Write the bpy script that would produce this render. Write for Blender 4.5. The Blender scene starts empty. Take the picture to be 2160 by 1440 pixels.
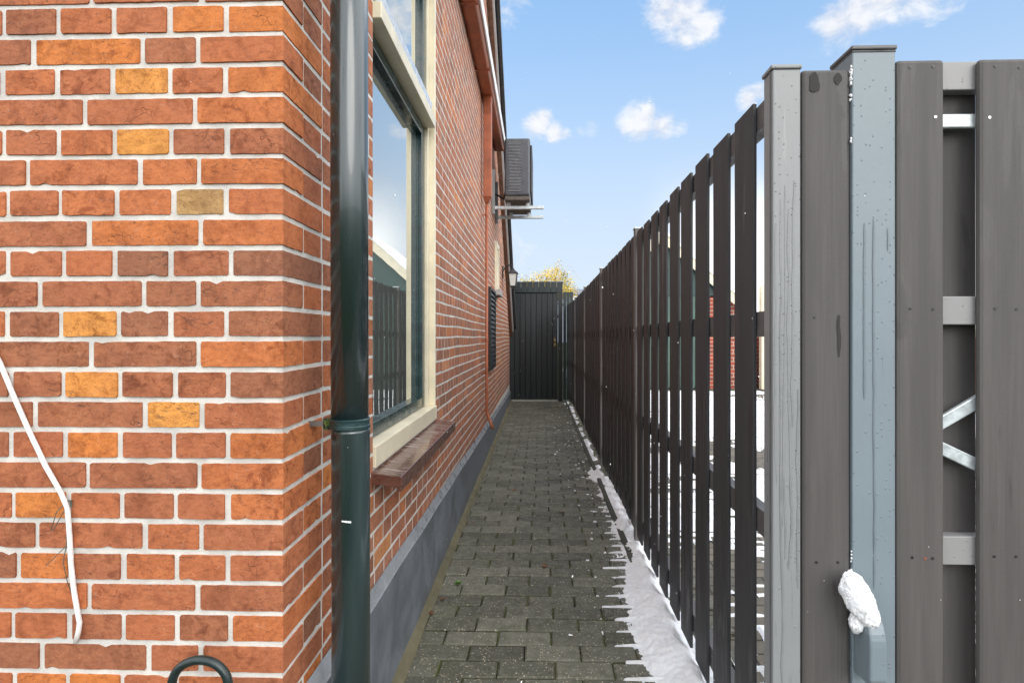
import bpy, bmesh, math, random
from mathutils import Vector, Matrix, noise

R = random.Random(11)
sc = bpy.context.scene
COL = sc.collection

# ------------------------------------------------------------------ camera
F, CX, CY, EYE = 1200.0, 1110.0, 710.0, 1.2          # focal length and principal point for a 2160 x 1440 frame
YAW = math.atan(35 / F)
cd = bpy.data.cameras.new('camera')
cam = bpy.data.objects.new('camera', cd)
COL.objects.link(cam)
cam.location = (0, 0, EYE)
cam.rotation_euler = (math.pi / 2, 0, YAW)
cd.sensor_width = 36
cd.lens = 36 * F / 2160
cd.shift_x = -30 / 2160
cd.shift_y = -10 / 2160
cd.clip_start = 0.05
cd.clip_end = 2000
sc.camera = cam

# ------------------------------------------------------------------ look, world, sun
sc.view_settings.view_transform = 'Standard'
sc.view_settings.look = 'None'
sc.view_settings.gamma = 1
sc.view_settings.exposure = 0.72
SUN_EL, SUN_AZ = math.radians(30), math.radians(152)   # azimuth clockwise from +Y
sd = bpy.data.lights.new('sun', 'SUN')
sun = bpy.data.objects.new('sun', sd)
COL.objects.link(sun)
sd.energy = 1.0
sd.angle = math.radians(40)
sd.color = (1.0, 0.95, 0.88)
sdir = Vector((math.sin(SUN_AZ) * math.cos(SUN_EL), math.cos(SUN_AZ) * math.cos(SUN_EL), math.sin(SUN_EL)))
sun.rotation_euler = (-sdir).to_track_quat('-Z', 'Y').to_euler()


def ray(px, py):
    u, v = (px - CX) / F, (CY - py) / F
    return Vector((u * math.cos(YAW) - math.sin(YAW), math.cos(YAW) + u * math.sin(YAW), v))


def at_y(px, py, y):
    r = ray(px, py); t = y / r.y
    return Vector((r.x * t, y, EYE + r.z * t))


def at_x(px, py, x):
    r = ray(px, py); t = x / r.x
    return Vector((x, r.y * t, EYE + r.z * t))


def at_z(px, py, z):
    r = ray(px, py); t = (z - EYE) / r.z
    return Vector((r.x * t, r.y * t, z))


CORX, CORY, WSL = -0.533, 1.15, -0.0094              # house corner; the side wall runs back from it


def wx(y):
    return CORX + WSL * (y - CORY)


def at_w(px, py, off=0.0):                             # on the side wall plane (pushed out by off)
    r = ray(px, py)
    t = (CORX + off - WSL * CORY) / (r.x - WSL * r.y)
    return Vector((r.x * t, r.y * t, EYE + r.z * t))


# ------------------------------------------------------------------ node helpers
class NT:
    def __init__(s, tree):
        s.t = tree
        s.t.nodes.clear()

    def n(s, kind, **kw):
        nd = s.t.nodes.new(kind)
        ins = kw.pop('ins', {})
        for k, v in kw.items():
            setattr(nd, k, v)
        for k, v in ins.items():
            s.put(nd.inputs[k], v)
        return nd

    def put(s, sock, v):
        if isinstance(v, bpy.types.NodeSocket):
            s.t.links.new(v, sock)
        elif isinstance(v, bpy.types.Node):
            s.t.links.new(v.outputs[0], sock)
        else:
            if hasattr(sock.default_value, '__len__') and not hasattr(v, '__len__'):
                v = (v,) * len(sock.default_value)
            if hasattr(v, '__len__') and len(v) == 3 and len(sock.default_value) == 4:
                v = (*v, 1)
            sock.default_value = v

    def math(s, op, a, b=0.0, c=None, clamp=False):
        nd = s.n('ShaderNodeMath', operation=op, use_clamp=clamp)
        s.put(nd.inputs[0], a); s.put(nd.inputs[1], b)
        if c is not None: s.put(nd.inputs[2], c)
        return nd.outputs[0]

    def mix(s, fac, a, b, mode='MIX'):
        nd = s.n('ShaderNodeMix', data_type='RGBA', blend_type=mode)
        s.put(nd.inputs[0], fac); s.put(nd.inputs[6], a); s.put(nd.inputs[7], b)
        return nd.outputs[2]

    def ss(s, v, lo, hi, a=0.0, b=1.0):
        nd = s.n('ShaderNodeMapRange', interpolation_type='SMOOTHSTEP')
        for i, q in enumerate((v, lo, hi, a, b)):
            s.put(nd.inputs[i], q)
        return nd.outputs[0]

    def noise(s, vec, scale, detail=4, rough=0.55, dist=0.0, stretch=None):
        if stretch:
            vec = s.n('ShaderNodeMapping', ins={0: vec, 3: stretch}).outputs[0]
        return s.n('ShaderNodeTexNoise', ins={'Vector': vec, 'Scale': scale, 'Detail': detail, 'Roughness': rough, 'Distortion': dist}).outputs[0]

    def ramp(s, fac, stops):
        nd = s.n('ShaderNodeValToRGB')
        e = nd.color_ramp.elements
        while len(e) > 1: e.remove(e[-1])
        e[0].position, e[0].color = stops[0][0], (*stops[0][1], 1)
        for p, c in stops[1:]:
            q = e.new(p); q.color = (*c, 1)
        s.put(nd.inputs[0], fac)
        return nd.outputs[0]


def material(name):
    m = bpy.data.materials.new(name)
    m.use_nodes = True
    t = NT(m.node_tree)
    out = t.n('ShaderNodeOutputMaterial')
    b = t.n('ShaderNodeBsdfPrincipled')
    t.t.links.new(b.outputs[0], out.inputs[0])
    obj = t.n('ShaderNodeTexCoord').outputs['Object']
    return m, t, b, obj


def finish(t, b, col, rough, height=None, dist=0.002, strength=0.6, spec=0.5, metal=0.0, coat=0.0):
    t.put(b.inputs['Base Color'], col)
    t.put(b.inputs['Roughness'], rough)
    t.put(b.inputs['Specular IOR Level'], spec)
    t.put(b.inputs['Metallic'], metal)
    if coat:
        t.put(b.inputs['Coat Weight'], coat); t.put(b.inputs['Coat Roughness'], 0.05)
    if height is not None:
        bp = t.n('ShaderNodeBump', ins={'Strength': strength, 'Distance': dist, 'Height': height})
        t.put(b.inputs['Normal'], bp)


def plain(name, col, rough=0.6, var=0.25, scale=18, stretch=None, spec=0.5, metal=0.0, coat=0.0, bump=0.0006, fine=180):
    m, t, b, o = material(name)
    n1 = t.noise(o, scale, 5, 0.6, stretch=stretch)
    n2 = t.noise(o, fine, 2, 0.5, stretch=stretch)
    f = t.ss(n1, 0.3, 0.7, 1 - var, 1 + var)
    c = t.mix(1.0, col, t.n('ShaderNodeCombineColor', ins={0: f, 1: f, 2: f}).outputs[0], 'MULTIPLY')
    h = t.math('ADD', t.math('MULTIPLY', n1, 0.5), n2)
    r = t.ss(n1, 0.3, 0.7, max(0.02, rough - 0.1), min(1, rough + 0.1))
    finish(t, b, c, r, h, bump, 0.7, spec, metal, coat)
    return m


# ------------------------------------------------------------------ world
w = bpy.data.worlds.new('World')
sc.world = w
w.use_nodes = True
t = NT(w.node_tree)
out = t.n('ShaderNodeOutputWorld')
bg = t.n('ShaderNodeBackground')
t.t.links.new(bg.outputs[0], out.inputs[0])
sky = t.n('ShaderNodeTexSky', sky_type='NISHITA', sun_disc=False, sun_elevation=SUN_EL, sun_rotation=SUN_AZ,
          altitude=0, air_density=1.0, dust_density=0.6, ozone_density=1.6)
gen = t.n('ShaderNodeTexCoord').outputs['Generated']
sep = t.n('ShaderNodeSeparateXYZ', ins={0: gen})
zz = sep.outputs[2]
WHITE = (5.3, 5.5, 5.8)
base = t.mix(0.6, sky.outputs[0], (2.3, 4.3, 7.2))
base = t.mix(t.ss(zz, 0.60, 0.02, 0.0, 0.9), base, (4.5, 5.1, 5.8))
CLOUDS = [(1440, 30, 52, 1), (1405, 22, 40, 1), (1440, 70, 36, .9), (1480, 55, 32, 1), (1425, 92, 20, .8), (1450, -60, 60, 1),
          (1810, 25, 52, 1), (1765, 50, 40, 1), (1860, -10, 58, 1), (1738, 78, 16, .7), (1820, 62, 22, .9), (1930, -60, 80, 1),
          (1135, 262, 30, 1), (1146, 246, 18, 1), (1168, 280, 22, 1), (1192, 283, 14, .8), (1243, 268, 20, .6), (1225, 275, 14, .6),
          (1355, 260, 38, 1), (1330, 266, 26, .9), (1392, 268, 28, 1), (1366, 238, 20, 1), (1430, 272, 20, .55),
          (1580, 208, 20, 1), (1600, 196, 20, .9), (1062, 25, 34, .6), (1080, -20, 40, .7),
          (1110, 482, 40, .55), (1075, 490, 30, .55), (1190, 456, 22, .4), (1110, 535, 50, .5)]
nv = t.n('ShaderNodeMapping', ins={0: gen, 3: (1, 1, 1.6)}).outputs[0]
n1 = t.noise(nv, 19, 10, 0.64, 0.35)
acc = None
for px, py, r, k in CLOUDS:
    d = ray(px, py).normalized()
    rr = r / F * 2.0
    dist = t.n('ShaderNodeVectorMath', operation='DISTANCE', ins={0: gen, 1: d}).outputs['Value']
    v = t.ss(dist, 0.0, rr, k, 0.0)
    acc = v if acc is None else t.math('MAXIMUM', acc, v)
cl = t.math('ADD', acc, t.math('MULTIPLY', t.math('SUBTRACT', n1, 0.5), 1.7))
cl = t.math('MULTIPLY', t.ss(cl, 0.34, 1.05), t.ss(acc, 0.0, 0.35))
# bright clouds added out of view, overhead and behind, to lift the shaded alley
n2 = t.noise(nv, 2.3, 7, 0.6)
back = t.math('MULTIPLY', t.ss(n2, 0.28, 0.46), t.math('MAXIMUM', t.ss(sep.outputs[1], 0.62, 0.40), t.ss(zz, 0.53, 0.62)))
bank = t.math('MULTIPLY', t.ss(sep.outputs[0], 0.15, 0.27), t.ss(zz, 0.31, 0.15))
# low bright cloud bank behind the yard
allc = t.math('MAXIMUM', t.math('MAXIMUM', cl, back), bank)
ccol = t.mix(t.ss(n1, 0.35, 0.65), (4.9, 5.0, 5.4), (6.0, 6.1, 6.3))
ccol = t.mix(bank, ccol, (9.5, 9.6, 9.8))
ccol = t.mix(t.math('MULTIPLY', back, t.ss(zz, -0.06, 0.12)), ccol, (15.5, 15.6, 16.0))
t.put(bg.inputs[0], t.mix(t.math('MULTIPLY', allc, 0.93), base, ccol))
bg.inputs[1].default_value = 0.1


# ------------------------------------------------------------------ mesh builder
class MB:
    def __init__(s):
        s.v, s.f, s.m, s.a = [], [], [], []

    def add(s, vs, fs, m=0, a=0.5):
        o = len(s.v)
        s.v += [tuple(q) for q in vs]
        for f in fs:
            s.f.append(tuple(o + i for i in f)); s.m.append(m); s.a.append(a)

    def box(s, x0, x1, y0, y1, z0, z1, m=0, a=0.5):
        s.hexa([(x0, y0, z0), (x1, y0, z0), (x1, y1, z0), (x0, y1, z0), (x0, y0, z1), (x1, y0, z1), (x1, y1, z1), (x0, y1, z1)], m, a)

    def hexa(s, p, m=0, a=0.5):
        s.add(p, [(3, 2, 1, 0), (4, 5, 6, 7), (0, 1, 5, 4), (1, 2, 6, 5), (2, 3, 7, 6), (3, 0, 4, 7)], m, a)

    def bar(s, p, q, wd, ht, up=Vector((0, 0, 1)), m=0, a=0.5):
        p, q = Vector(p), Vector(q)
        d = (q - p).normalized()
        sd_ = d.cross(up).normalized() * wd / 2
        u = sd_.cross(d).normalized() * ht / 2
        s.hexa([p - sd_ - u, p + sd_ - u, q + sd_ - u, q - sd_ - u, p - sd_ + u, p + sd_ + u, q + sd_ + u, q - sd_ + u], m, a)

    def tube(s, pts, rad, n=12, m=0, a=0.5, cap=True):
        pts = [Vector(p) for p in pts]
        if not hasattr(rad, '__len__'): rad = [rad] * len(pts)
        rings = []
        prev = None
        for i, p in enumerate(pts):
            d = (pts[min(i + 1, len(pts) - 1)] - pts[max(i - 1, 0)]).normalized()
            ref = prev if prev is not None else (Vector((0, 1, 0)) if abs(d.y) < 0.9 else Vector((1, 0, 0)))
            e1 = (ref - d * ref.dot(d)).normalized()
            prev = e1
            e2 = d.cross(e1)
            rings.append([p + (e1 * math.cos(2 * math.pi * k / n) + e2 * math.sin(2 * math.pi * k / n)) * rad[i] for k in range(n)])
        vs = [q for r_ in rings for q in r_]
        fs = []
        for i in range(len(pts) - 1):
            for k in range(n):
                fs.append((i * n + k, i * n + (k + 1) % n, (i + 1) * n + (k + 1) % n, (i + 1) * n + k))
        if cap:
            fs.append(tuple(range(n))[::-1]); fs.append(tuple((len(pts) - 1) * n + k for k in range(n)))
        s.add(vs, fs, m, a)

    def prism(s, poly, off, m=0, a=0.5):               # closed outline pushed along off
        n = len(poly)
        off = Vector(off)
        vs = [Vector(p) for p in poly] + [Vector(p) + off for p in poly]
        fs = [tuple(range(n))[::-1], tuple(range(n, 2 * n))] + [(i, (i + 1) % n, n + (i + 1) % n, n + i) for i in range(n)]
        s.add(vs, fs, m, a)

    def build(s, name, mats, parent=None, bevel=0.0, smooth=False, origin=None):
        me = bpy.data.meshes.new(name)
        o = Vector(origin) if origin is not None else Vector((0, 0, 0))
        me.from_pydata([Vector(q) - o for q in s.v], [], s.f)
        if not isinstance(mats, (list, tuple)): mats = [mats]
        for mt in mats: me.materials.append(mt)
        me.polygons.foreach_set('material_index', s.m)
        at = me.attributes.new('tint', 'FLOAT', 'FACE')
        at.data.foreach_set('value', s.a)
        if smooth: me.polygons.foreach_set('use_smooth', [True] * len(s.f))
        me.update()
        ob = bpy.data.objects.new(name, me)
        COL.objects.link(ob)
        if parent is not None:
            ob.parent = parent
            ob.location = o - world_loc(parent)
        else:
            ob.location = o
        if bevel:
            bm_ = ob.modifiers.new('Bevel', 'BEVEL')
            bm_.width = bevel; bm_.segments = 2; bm_.limit_method = 'ANGLE'; bm_.angle_limit = math.radians(40)
        return ob


def world_loc(o):
    v = Vector(o.location)
    while o.parent is not None:
        o = o.parent
        v += o.location
    return v


def tag(o, label=None, cat=None, group=None, kind=None):
    for k, v in (('label', label), ('category', cat), ('group', group), ('kind', kind)):
        if v: o[k] = v
    return o


def empty(name, loc, label, cat, group=None):
    o = bpy.data.objects.new(name, None)
    COL.objects.link(o)
    o.location = loc
    o.empty_display_size = 0.1
    return tag(o, label, cat, group)


# ------------------------------------------------------------------ materials
def brick_mat(name, dull=0.0):
    m, t, b, o = material(name)
    tint = t.n('ShaderNodeAttribute', attribute_name='tint').outputs['Fac']
    c = t.ramp(tint, [(0.0, (.25, .105, .062)), (0.2, (.315, .118, .060)), (0.5, (.385, .128, .058)), (0.72, (.45, .142, .054)),
                      (0.86, (.54, .175, .045)), (0.94, (.62, .28, .065)), (1.0, (.40, .24, .10))])
    big = t.noise(o, 9, 6, 0.65, 0.4)
    blot = t.noise(o, 34, 6, 0.7, 0.8)
    fine = t.noise(o, 240, 3, 0.6)
    gr = t.noise(o, 60, 4, 0.6, 0.3, stretch=(1, 1, 2.2))
    c = t.mix(t.math('MULTIPLY', t.ss(blot, 0.48, 0.66, 0.0, 0.85), t.ss(t.noise(o, 4.5, 3, 0.5), 0.40, 0.62, 0.15, 1.0)), c, t.mix(1, c, (.50, .40, .38), 'MULTIPLY'))
    c = t.mix(t.ss(gr, 0.40, 0.66, 0.0, 0.5), c, t.mix(1, c, (.66, .60, .58), 'MULTIPLY'))
    c = t.mix(t.ss(big, 0.4, 0.68, 0.0, 0.55), c, t.mix(1, c, (1.25, 1.3, 1.2), 'MULTIPLY'))
    c = t.mix(t.ss(fine, 0.56, 0.70, 0.0, 0.55), c, (.10, .045, .03))
    strk = t.noise(o, 30, 5, 0.7, 2.0, stretch=(1, 1, 2.6))
    c = t.mix(t.math('MULTIPLY', t.ss(strk, 0.56, 0.66, 0, 0.7), t.ss(t.noise(o, 6.5, 3, 0.5), 0.48, 0.62)), c, (.085, .042, .030))
    sharp = t.noise(o, 8.5, 7, 0.72, 1.6)
    c = t.mix(t.ss(sharp, 0.54, 0.575, 0, 0.34), c, t.mix(1, c, (.58, .50, .46), 'MULTIPLY'))
    mid = t.noise(o, 15, 4, 0.55, 0.8)
    c = t.mix(t.ss(mid, 0.48, 0.68, 0, 0.55), c, t.mix(1, c, (.60, .55, .53), 'MULTIPLY'))
    pale = t.noise(o, 70, 5, 0.7, 0.6)
    c = t.mix(t.ss(pale, 0.58, 0.74, 0, 0.35), c, (.56, .30, .19))
    spots = t.noise(o, 130, 2, 0.5)
    c = t.mix(t.ss(spots, 0.745, 0.77, 0.0, 0.8), c, (.03, .018, .015))
    smear = t.noise(o, 46, 5, 0.7, 1.2)
    c = t.mix(t.ss(smear, 0.70, 0.76, 0.0, 0.45), c, (.55, .47, .42))
    vor = t.n('ShaderNodeTexVoronoi', feature='DISTANCE_TO_EDGE', ins={'Vector': t.n('ShaderNodeVectorMath', operation='ADD', ins={
        0: o, 1: t.n('ShaderNodeVectorMath', operation='SCALE', ins={0: t.n('ShaderNodeTexNoise', ins={'Vector': o, 'Scale': 30.0}).outputs[1], 3: 0.035}).outputs[0]}).outputs[0], 'Scale': 17.0}).outputs['Distance']
    crack = t.math('MULTIPLY', t.ss(vor, 0.0, 0.010, 1.0, 0.0), t.ss(t.noise(o, 11, 2), 0.60, 0.66))
    c = t.mix(t.math('MULTIPLY', crack, 0.4), c, (.035, .018, .014))
    if dull:
        c = t.mix(t.ss(t.noise(o, 3, 4), 0.35, 0.7, dull * .4, dull), c, (.40, .28, .22))
    h = t.math('SUBTRACT', t.math('ADD', t.math('MULTIPLY', blot, 0.8), t.math('MULTIPLY', fine, 0.5)), t.math('MULTIPLY', crack, 0.8))
    finish(t, b, c, t.ss(blot, 0.3, 0.7, 0.72, 0.95), h, 0.0022, 0.8, 0.3)
    return m


def mortar_mat(name, col):
    m, t, b, o = material(name)
    n1, n2 = t.noise(o, 14, 5, 0.6), t.noise(o, 300, 3, 0.6)
    n0 = t.noise(o, 3.2, 6, 0.7)
    c = t.mix(t.ss(n1, 0.35, 0.7), col, tuple(q * 0.74 for q in col))
    c = t.mix(t.ss(n0, 0.5, 0.66, 0, 0.55), c, tuple(q * f_ for q, f_ in zip(col, (.70, .71, .74))))
    c = t.mix(t.ss(n2, 0.60, 0.75, 0, 0.5), c, tuple(q * 0.55 for q in col))
    finish(t, b, c, 0.95, t.math('ADD', n1, n2), 0.002, 0.8, 0.2)
    return m


BRICK = brick_mat('worn_red_brick')
BRICK_FAR = brick_mat('weathered_side_brick', 0.28)
MORTAR = mortar_mat('white_mortar', (.66, .64, .595))
FILLET = mortar_mat('mossy_cement', (.15, .135, .085))


def board_mat(name, col, amt=0.35):
    m, t, b, o = material(name)
    st = t.noise(o, 26, 6, 0.6, stretch=(1, 1, 0.05))
    fine = t.noise(o, 620, 3, 0.7, stretch=(1, 1, 0.6))
    wet = t.noise(o, 7, 5, 0.6, 0.5, stretch=(2.2, 2.2, 0.35))
    rib = t.noise(o, 210, 3, 0.6, stretch=(1, 1, 0.02))
    c = t.mix(t.ss(st, 0.3, 0.7), tuple(q * (1 - amt * .5) for q in col), tuple(q * (1 + amt * .3) for q in col))
    c = t.mix(t.ss(rib, 0.35, 0.65, 0, 0.35), c, tuple(q * 0.7 for q in col))
    c = t.mix(t.ss(fine, 0.55, 0.75, 0, 0.35), c, tuple(min(1, q * 1.8) for q in col))
    c = t.mix(t.ss(wet, 0.60, 0.68, 0, 0.55), c, tuple(q * 0.5 for q in col))
    finish(t, b, c, t.ss(wet, 0.55, 0.68, 0.62, 0.38), t.math('ADD', st, fine), 0.0009, 0.8, 0.4)
    return m


def wet_paint(name, col, streak=0.25, rough=0.4):
    m, t, b, o = material(name)
    st = t.noise(o, 55, 3, 0.5, 0.2, stretch=(1, 1, 0.03))
    big = t.noise(o, 5, 5, 0.6)
    vor = t.n('ShaderNodeTexVoronoi', feature='F1', ins={'Vector': t.n('ShaderNodeMapping', ins={0: o, 3: (1, 1, 0.75)}), 'Scale': 105.0, 'Randomness': 1.0})
    keep = t.math('GREATER_THAN', t.n('ShaderNodeSeparateColor', ins={0: vor.outputs['Color']}).outputs[0], 0.72)
    drop = t.math('MULTIPLY', t.ss(vor.outputs['Distance'], 0.10, 0.26, 1, 0), keep)
    run = t.math('MULTIPLY', t.ss(st, 0.60, 0.66), t.ss(big, 0.42, 0.6))
    c = t.mix(t.math('MULTIPLY', run, streak * 2), col, tuple(q * 0.5 for q in col))
    c = t.mix(t.ss(big, 0.3, 0.7, 0, 0.3), c, tuple(q * 0.8 for q in col))
    br = t.noise(o, 120, 4, 0.6, stretch=(1, 1, 0.35))
    finish(t, b, c, t.math('SUBTRACT', rough, t.math('MULTIPLY', run, 0.2)), t.math('ADD', t.math('MULTIPLY', drop, 1.1), t.math('MULTIPLY', br, 0.4)), 0.0014, 0.8, 0.5)
    return m


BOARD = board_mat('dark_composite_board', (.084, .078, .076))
BOARD_IN = board_mat('shaded_fence_board', (.046, .046, .049))  # gate board colour darkened to paint in the shade of the alley side
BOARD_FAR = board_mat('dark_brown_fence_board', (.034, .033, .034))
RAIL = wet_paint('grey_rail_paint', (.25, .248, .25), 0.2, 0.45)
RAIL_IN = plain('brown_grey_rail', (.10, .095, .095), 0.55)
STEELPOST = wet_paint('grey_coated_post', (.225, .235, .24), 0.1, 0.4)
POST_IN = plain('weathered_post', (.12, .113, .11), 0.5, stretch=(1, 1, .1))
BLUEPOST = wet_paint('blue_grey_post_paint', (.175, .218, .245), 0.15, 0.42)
CAP = plain('post_cap', (.10, .10, .105), 0.45)
CATCH = wet_paint('slate_catch', (.172, .215, .242), 0.1, 0.35)
GALV = plain('galvanised_steel', (.50, .55, .57), 0.38, 0.18, 40, metal=0.35)
SCREW = plain('screw_metal', (.05, .048, .046), 0.4, metal=0.5)
SCREW_BRIGHT = plain('bright_screw', (.6, .6, .58), 0.3, metal=0.7)
PIPE = plain('dark_green_gloss', (.011, .027, .029), 0.32, 0.3, 6, stretch=(3, 3, .2), spec=0.9, coat=0.5, bump=0.0004, fine=40)
CREAM = plain('cream_frame_paint', (.66, .60, .45), 0.4, 0.08, 8)
SASH = plain('dark_green_sash', (.012, .032, .034), 0.22, 0.4)
PALE = plain('sash_sky_sheen', (.48, .51, .54), 0.25, 0.08)  # pale grey stands for sky reflected in the wet green rail
TILE = None
COPPER = plain('orange_brown_gutter', (.30, .085, .036), 0.42, 0.22, 10)
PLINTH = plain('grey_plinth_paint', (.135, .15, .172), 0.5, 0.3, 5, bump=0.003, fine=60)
PLINTH_TOP = plain('plinth_top_highlight', (.25, .265, .285), 0.32, 0.14, 12, bump=0.004, fine=60)  # lighter grey paints the highlight along the sloping top
BLACKGREEN = plain('blackish_green_boards', (.0055, .009, .0105), 0.42, 0.4, 8, stretch=(1, 1, .08))
GREENWALL = plain('green_shed_boards', (.055, .105, .085), 0.6, 0.3, 12, stretch=(1, 1, .1))
DARKGREEN = plain('dark_green_boards', (.014, .045, .040), 0.5, 0.3, 12, stretch=(1, 1, .1))
BROWNWOOD = plain('brown_bargeboard', (.16, .085, .055), 0.6, 0.3)
WHITEP = plain('white_strip', (.72, .72, .72), 0.5, 0.06)
ROOF = plain('dark_roof_tile', (.045, .047, .05), 0.6, 0.3)
IRON = plain('black_iron', (.016, .016, .018), 0.45, 0.4)
BRASS = plain('brass', (.26, .18, .09), 0.4, 0.3, metal=0.6)
ACBODY = plain('grey_unit_casing', (.06, .066, .078), 0.35, 0.12)
ACDARK = plain('dark_grille', (.022, .024, .027), 0.5)
ROPE = plain('white_rope', (.78, .76, .74), 0.8, 0.1, 60, bump=0.002, fine=500)
HOSE = plain('black_green_hose', (.012, .022, .022), 0.3, 0.3)
WIRE = plain('grey_wire', (.07, .075, .06), 0.5)
CONC = mortar_mat('sill_concrete', (.40, .38, .36))
EDGING = plain('mossy_timber_edging', (.055, .058, .045), 0.7, 0.4, 25)
MOSS = plain('green_moss', (.07, .10, .02), 0.9, 0.5, 60, bump=0.004)


def tile_mat():
    m, t, b, o = material('brown_glazed_tile')
    n1 = t.noise(o, 20, 5, 0.6)
    st = t.noise(o, 60, 4, 0.6, 0.4, stretch=(0.12, 1, 1))
    c = t.mix(t.ss(n1, 0.3, 0.7), (.085, .033, .022), (.125, .05, .034))
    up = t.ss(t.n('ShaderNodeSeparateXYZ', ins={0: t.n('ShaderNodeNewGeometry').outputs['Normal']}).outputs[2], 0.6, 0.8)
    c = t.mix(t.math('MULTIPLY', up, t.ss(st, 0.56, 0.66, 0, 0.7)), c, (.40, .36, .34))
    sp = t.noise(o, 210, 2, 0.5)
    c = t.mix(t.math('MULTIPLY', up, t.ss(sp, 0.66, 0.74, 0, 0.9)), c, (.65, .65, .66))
    finish(t, b, c, t.ss(st, 0.4, 0.65, 0.16, 0.4), t.math('ADD', st, sp), 0.0004, 0.5, 0.6, coat=0.4)
    return m


TILE = tile_mat()


def glass_mat():
    m, t, b, o = material('window_glass')
    fr = t.n('ShaderNodeFresnel', ins={'IOR': 2.2}).outputs[0]
    n1 = t.noise(o, 2.2, 2)
    gl = t.n('ShaderNodeBsdfGlossy', ins={'Color': (.96, .98, .97), 'Roughness': 0.012})
    bp = t.n('ShaderNodeBump', ins={'Strength': 0.12, 'Distance': 0.002, 'Height': n1})
    t.put(gl.inputs['Normal'], bp)
    df = t.n('ShaderNodeBsdfDiffuse', ins={'Color': (.13, .155, .145)})
    mx = t.n('ShaderNodeMixShader', ins={0: t.math('ADD', fr, 0.34, clamp=True), 1: df.outputs[0], 2: gl.outputs[0]})
    outn = [q for q in t.t.nodes if q.type == 'OUTPUT_MATERIAL'][0]
    t.t.links.new(mx.outputs[0], outn.inputs[0])
    return m


GLASS = glass_mat()


def paver_mat():
    m, t, b, o = material('wet_concrete_paver')
    tint = t.n('ShaderNodeAttribute', attribute_name='tint').outputs['Fac']
    c = t.ramp(tint, [(0, (.070, .070, .050)), (0.5, (.108, .107, .079)), (1, (.150, .147, .112))])
    n1 = t.noise(o, 22, 5, 0.65)
    c = t.mix(t.ss(n1, 0.35, 0.7, 0, 0.6), c, t.mix(1, c, (.5, .52, .48), 'MULTIPLY'))
    vor = t.n('ShaderNodeTexVoronoi', feature='F1', ins={'Vector': o, 'Scale': 140.0})
    vc = t.n('ShaderNodeSeparateColor', ins={0: vor.outputs['Color']})
    peb = t.math('MULTIPLY', t.math('GREATER_THAN', vc.outputs[0], 0.70), t.ss(vor.outputs['Distance'], 0.30, 0.45, 1, 0))
    pc = t.ramp(vc.outputs[1], [(0, (.10, .085, .06)), (0.5, (.24, .19, .12)), (0.8, (.42, .36, .26)), (1, (.62, .58, .5))])
    c = t.mix(t.math('MULTIPLY', peb, 0.95), c, pc)
    moss = t.noise(o, 4, 5, 0.7)
    c = t.mix(t.ss(moss, 0.52, 0.72, 0, 0.45), c, (.055, .062, .022))
    finish(t, b, c, t.ss(n1, 0.3, 0.7, 0.4, 0.68), t.math('ADD', vor.outputs['Distance'], n1), 0.0025, 0.7, 0.45)
    return m


PAVER = paver_mat()


def joint_mat():
    m, t, b, o = material('mossy_sand_joint')
    n1 = t.noise(o, 8, 5, 0.7)
    c = t.mix(t.ss(n1, 0.42, 0.62), (.018, .016, .012), (.075, .092, .018))
    finish(t, b, c, 0.95, t.noise(o, 120, 3), 0.004, 1, 0.2)
    return m


JOINT = joint_mat()


def snow_mat():
    m, t, b, o = material('fresh_snow')
    n1, n2 = t.noise(o, 60, 5, 0.65), t.noise(o, 420, 3, 0.6)
    c = t.mix(t.ss(n1, 0.3, 0.7), (.80, .83, .87), (.92, .93, .95))
    finish(t, b, c, 0.75, t.math('ADD', n1, t.math('MULTIPLY', n2, 0.5)), 0.004, 0.6, 0.3)
    b.inputs['Subsurface Weight'].default_value = 0.25
    b.inputs['Subsurface Radius'].default_value = (.02, .025, .03)
    b.inputs['Subsurface Scale'].default_value = 0.3
    return m


SNOW = snow_mat()


def yard_mat():
    m, t, b, o = material('yard_paving')
    rot = t.n('ShaderNodeMapping', ins={0: o, 2: (0, 0, math.radians(0))}).outputs[0]
    br = t.n('ShaderNodeTexBrick', ins={'Vector': rot, 'Color1': (.17, .15, .115), 'Color2': (.11, .10, .08), 'Mortar': (.035, .033, .025),
                                        'Scale': 1.0, 'Mortar Size': 0.006, 'Brick Width': 0.2, 'Row Height': 0.1})
    n1 = t.noise(o, 20, 5, 0.6)
    c = t.mix(t.ss(n1, 0.3, 0.7, 0, 0.5), br.outputs[0], t.mix(1, br.outputs[0], (.55, .55, .5), 'MULTIPLY'))
    finish(t, b, c, 0.7, t.math('SUBTRACT', n1, br.outputs[1]), 0.004, 0.8, 0.4)
    return m


YARD = yard_mat()

# ------------------------------------------------------------------ ground
mb = MB()
mb.add([(-60, -30, -0.03), (60, -30, -0.03), (60, 120, -0.03), (-60, 120, -0.03)], [(0, 1, 2, 3)])
tag(mb.build('ground', JOINT), 'dark sandy ground under the paving and beyond the yard', 'ground', kind='structure')

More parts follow.
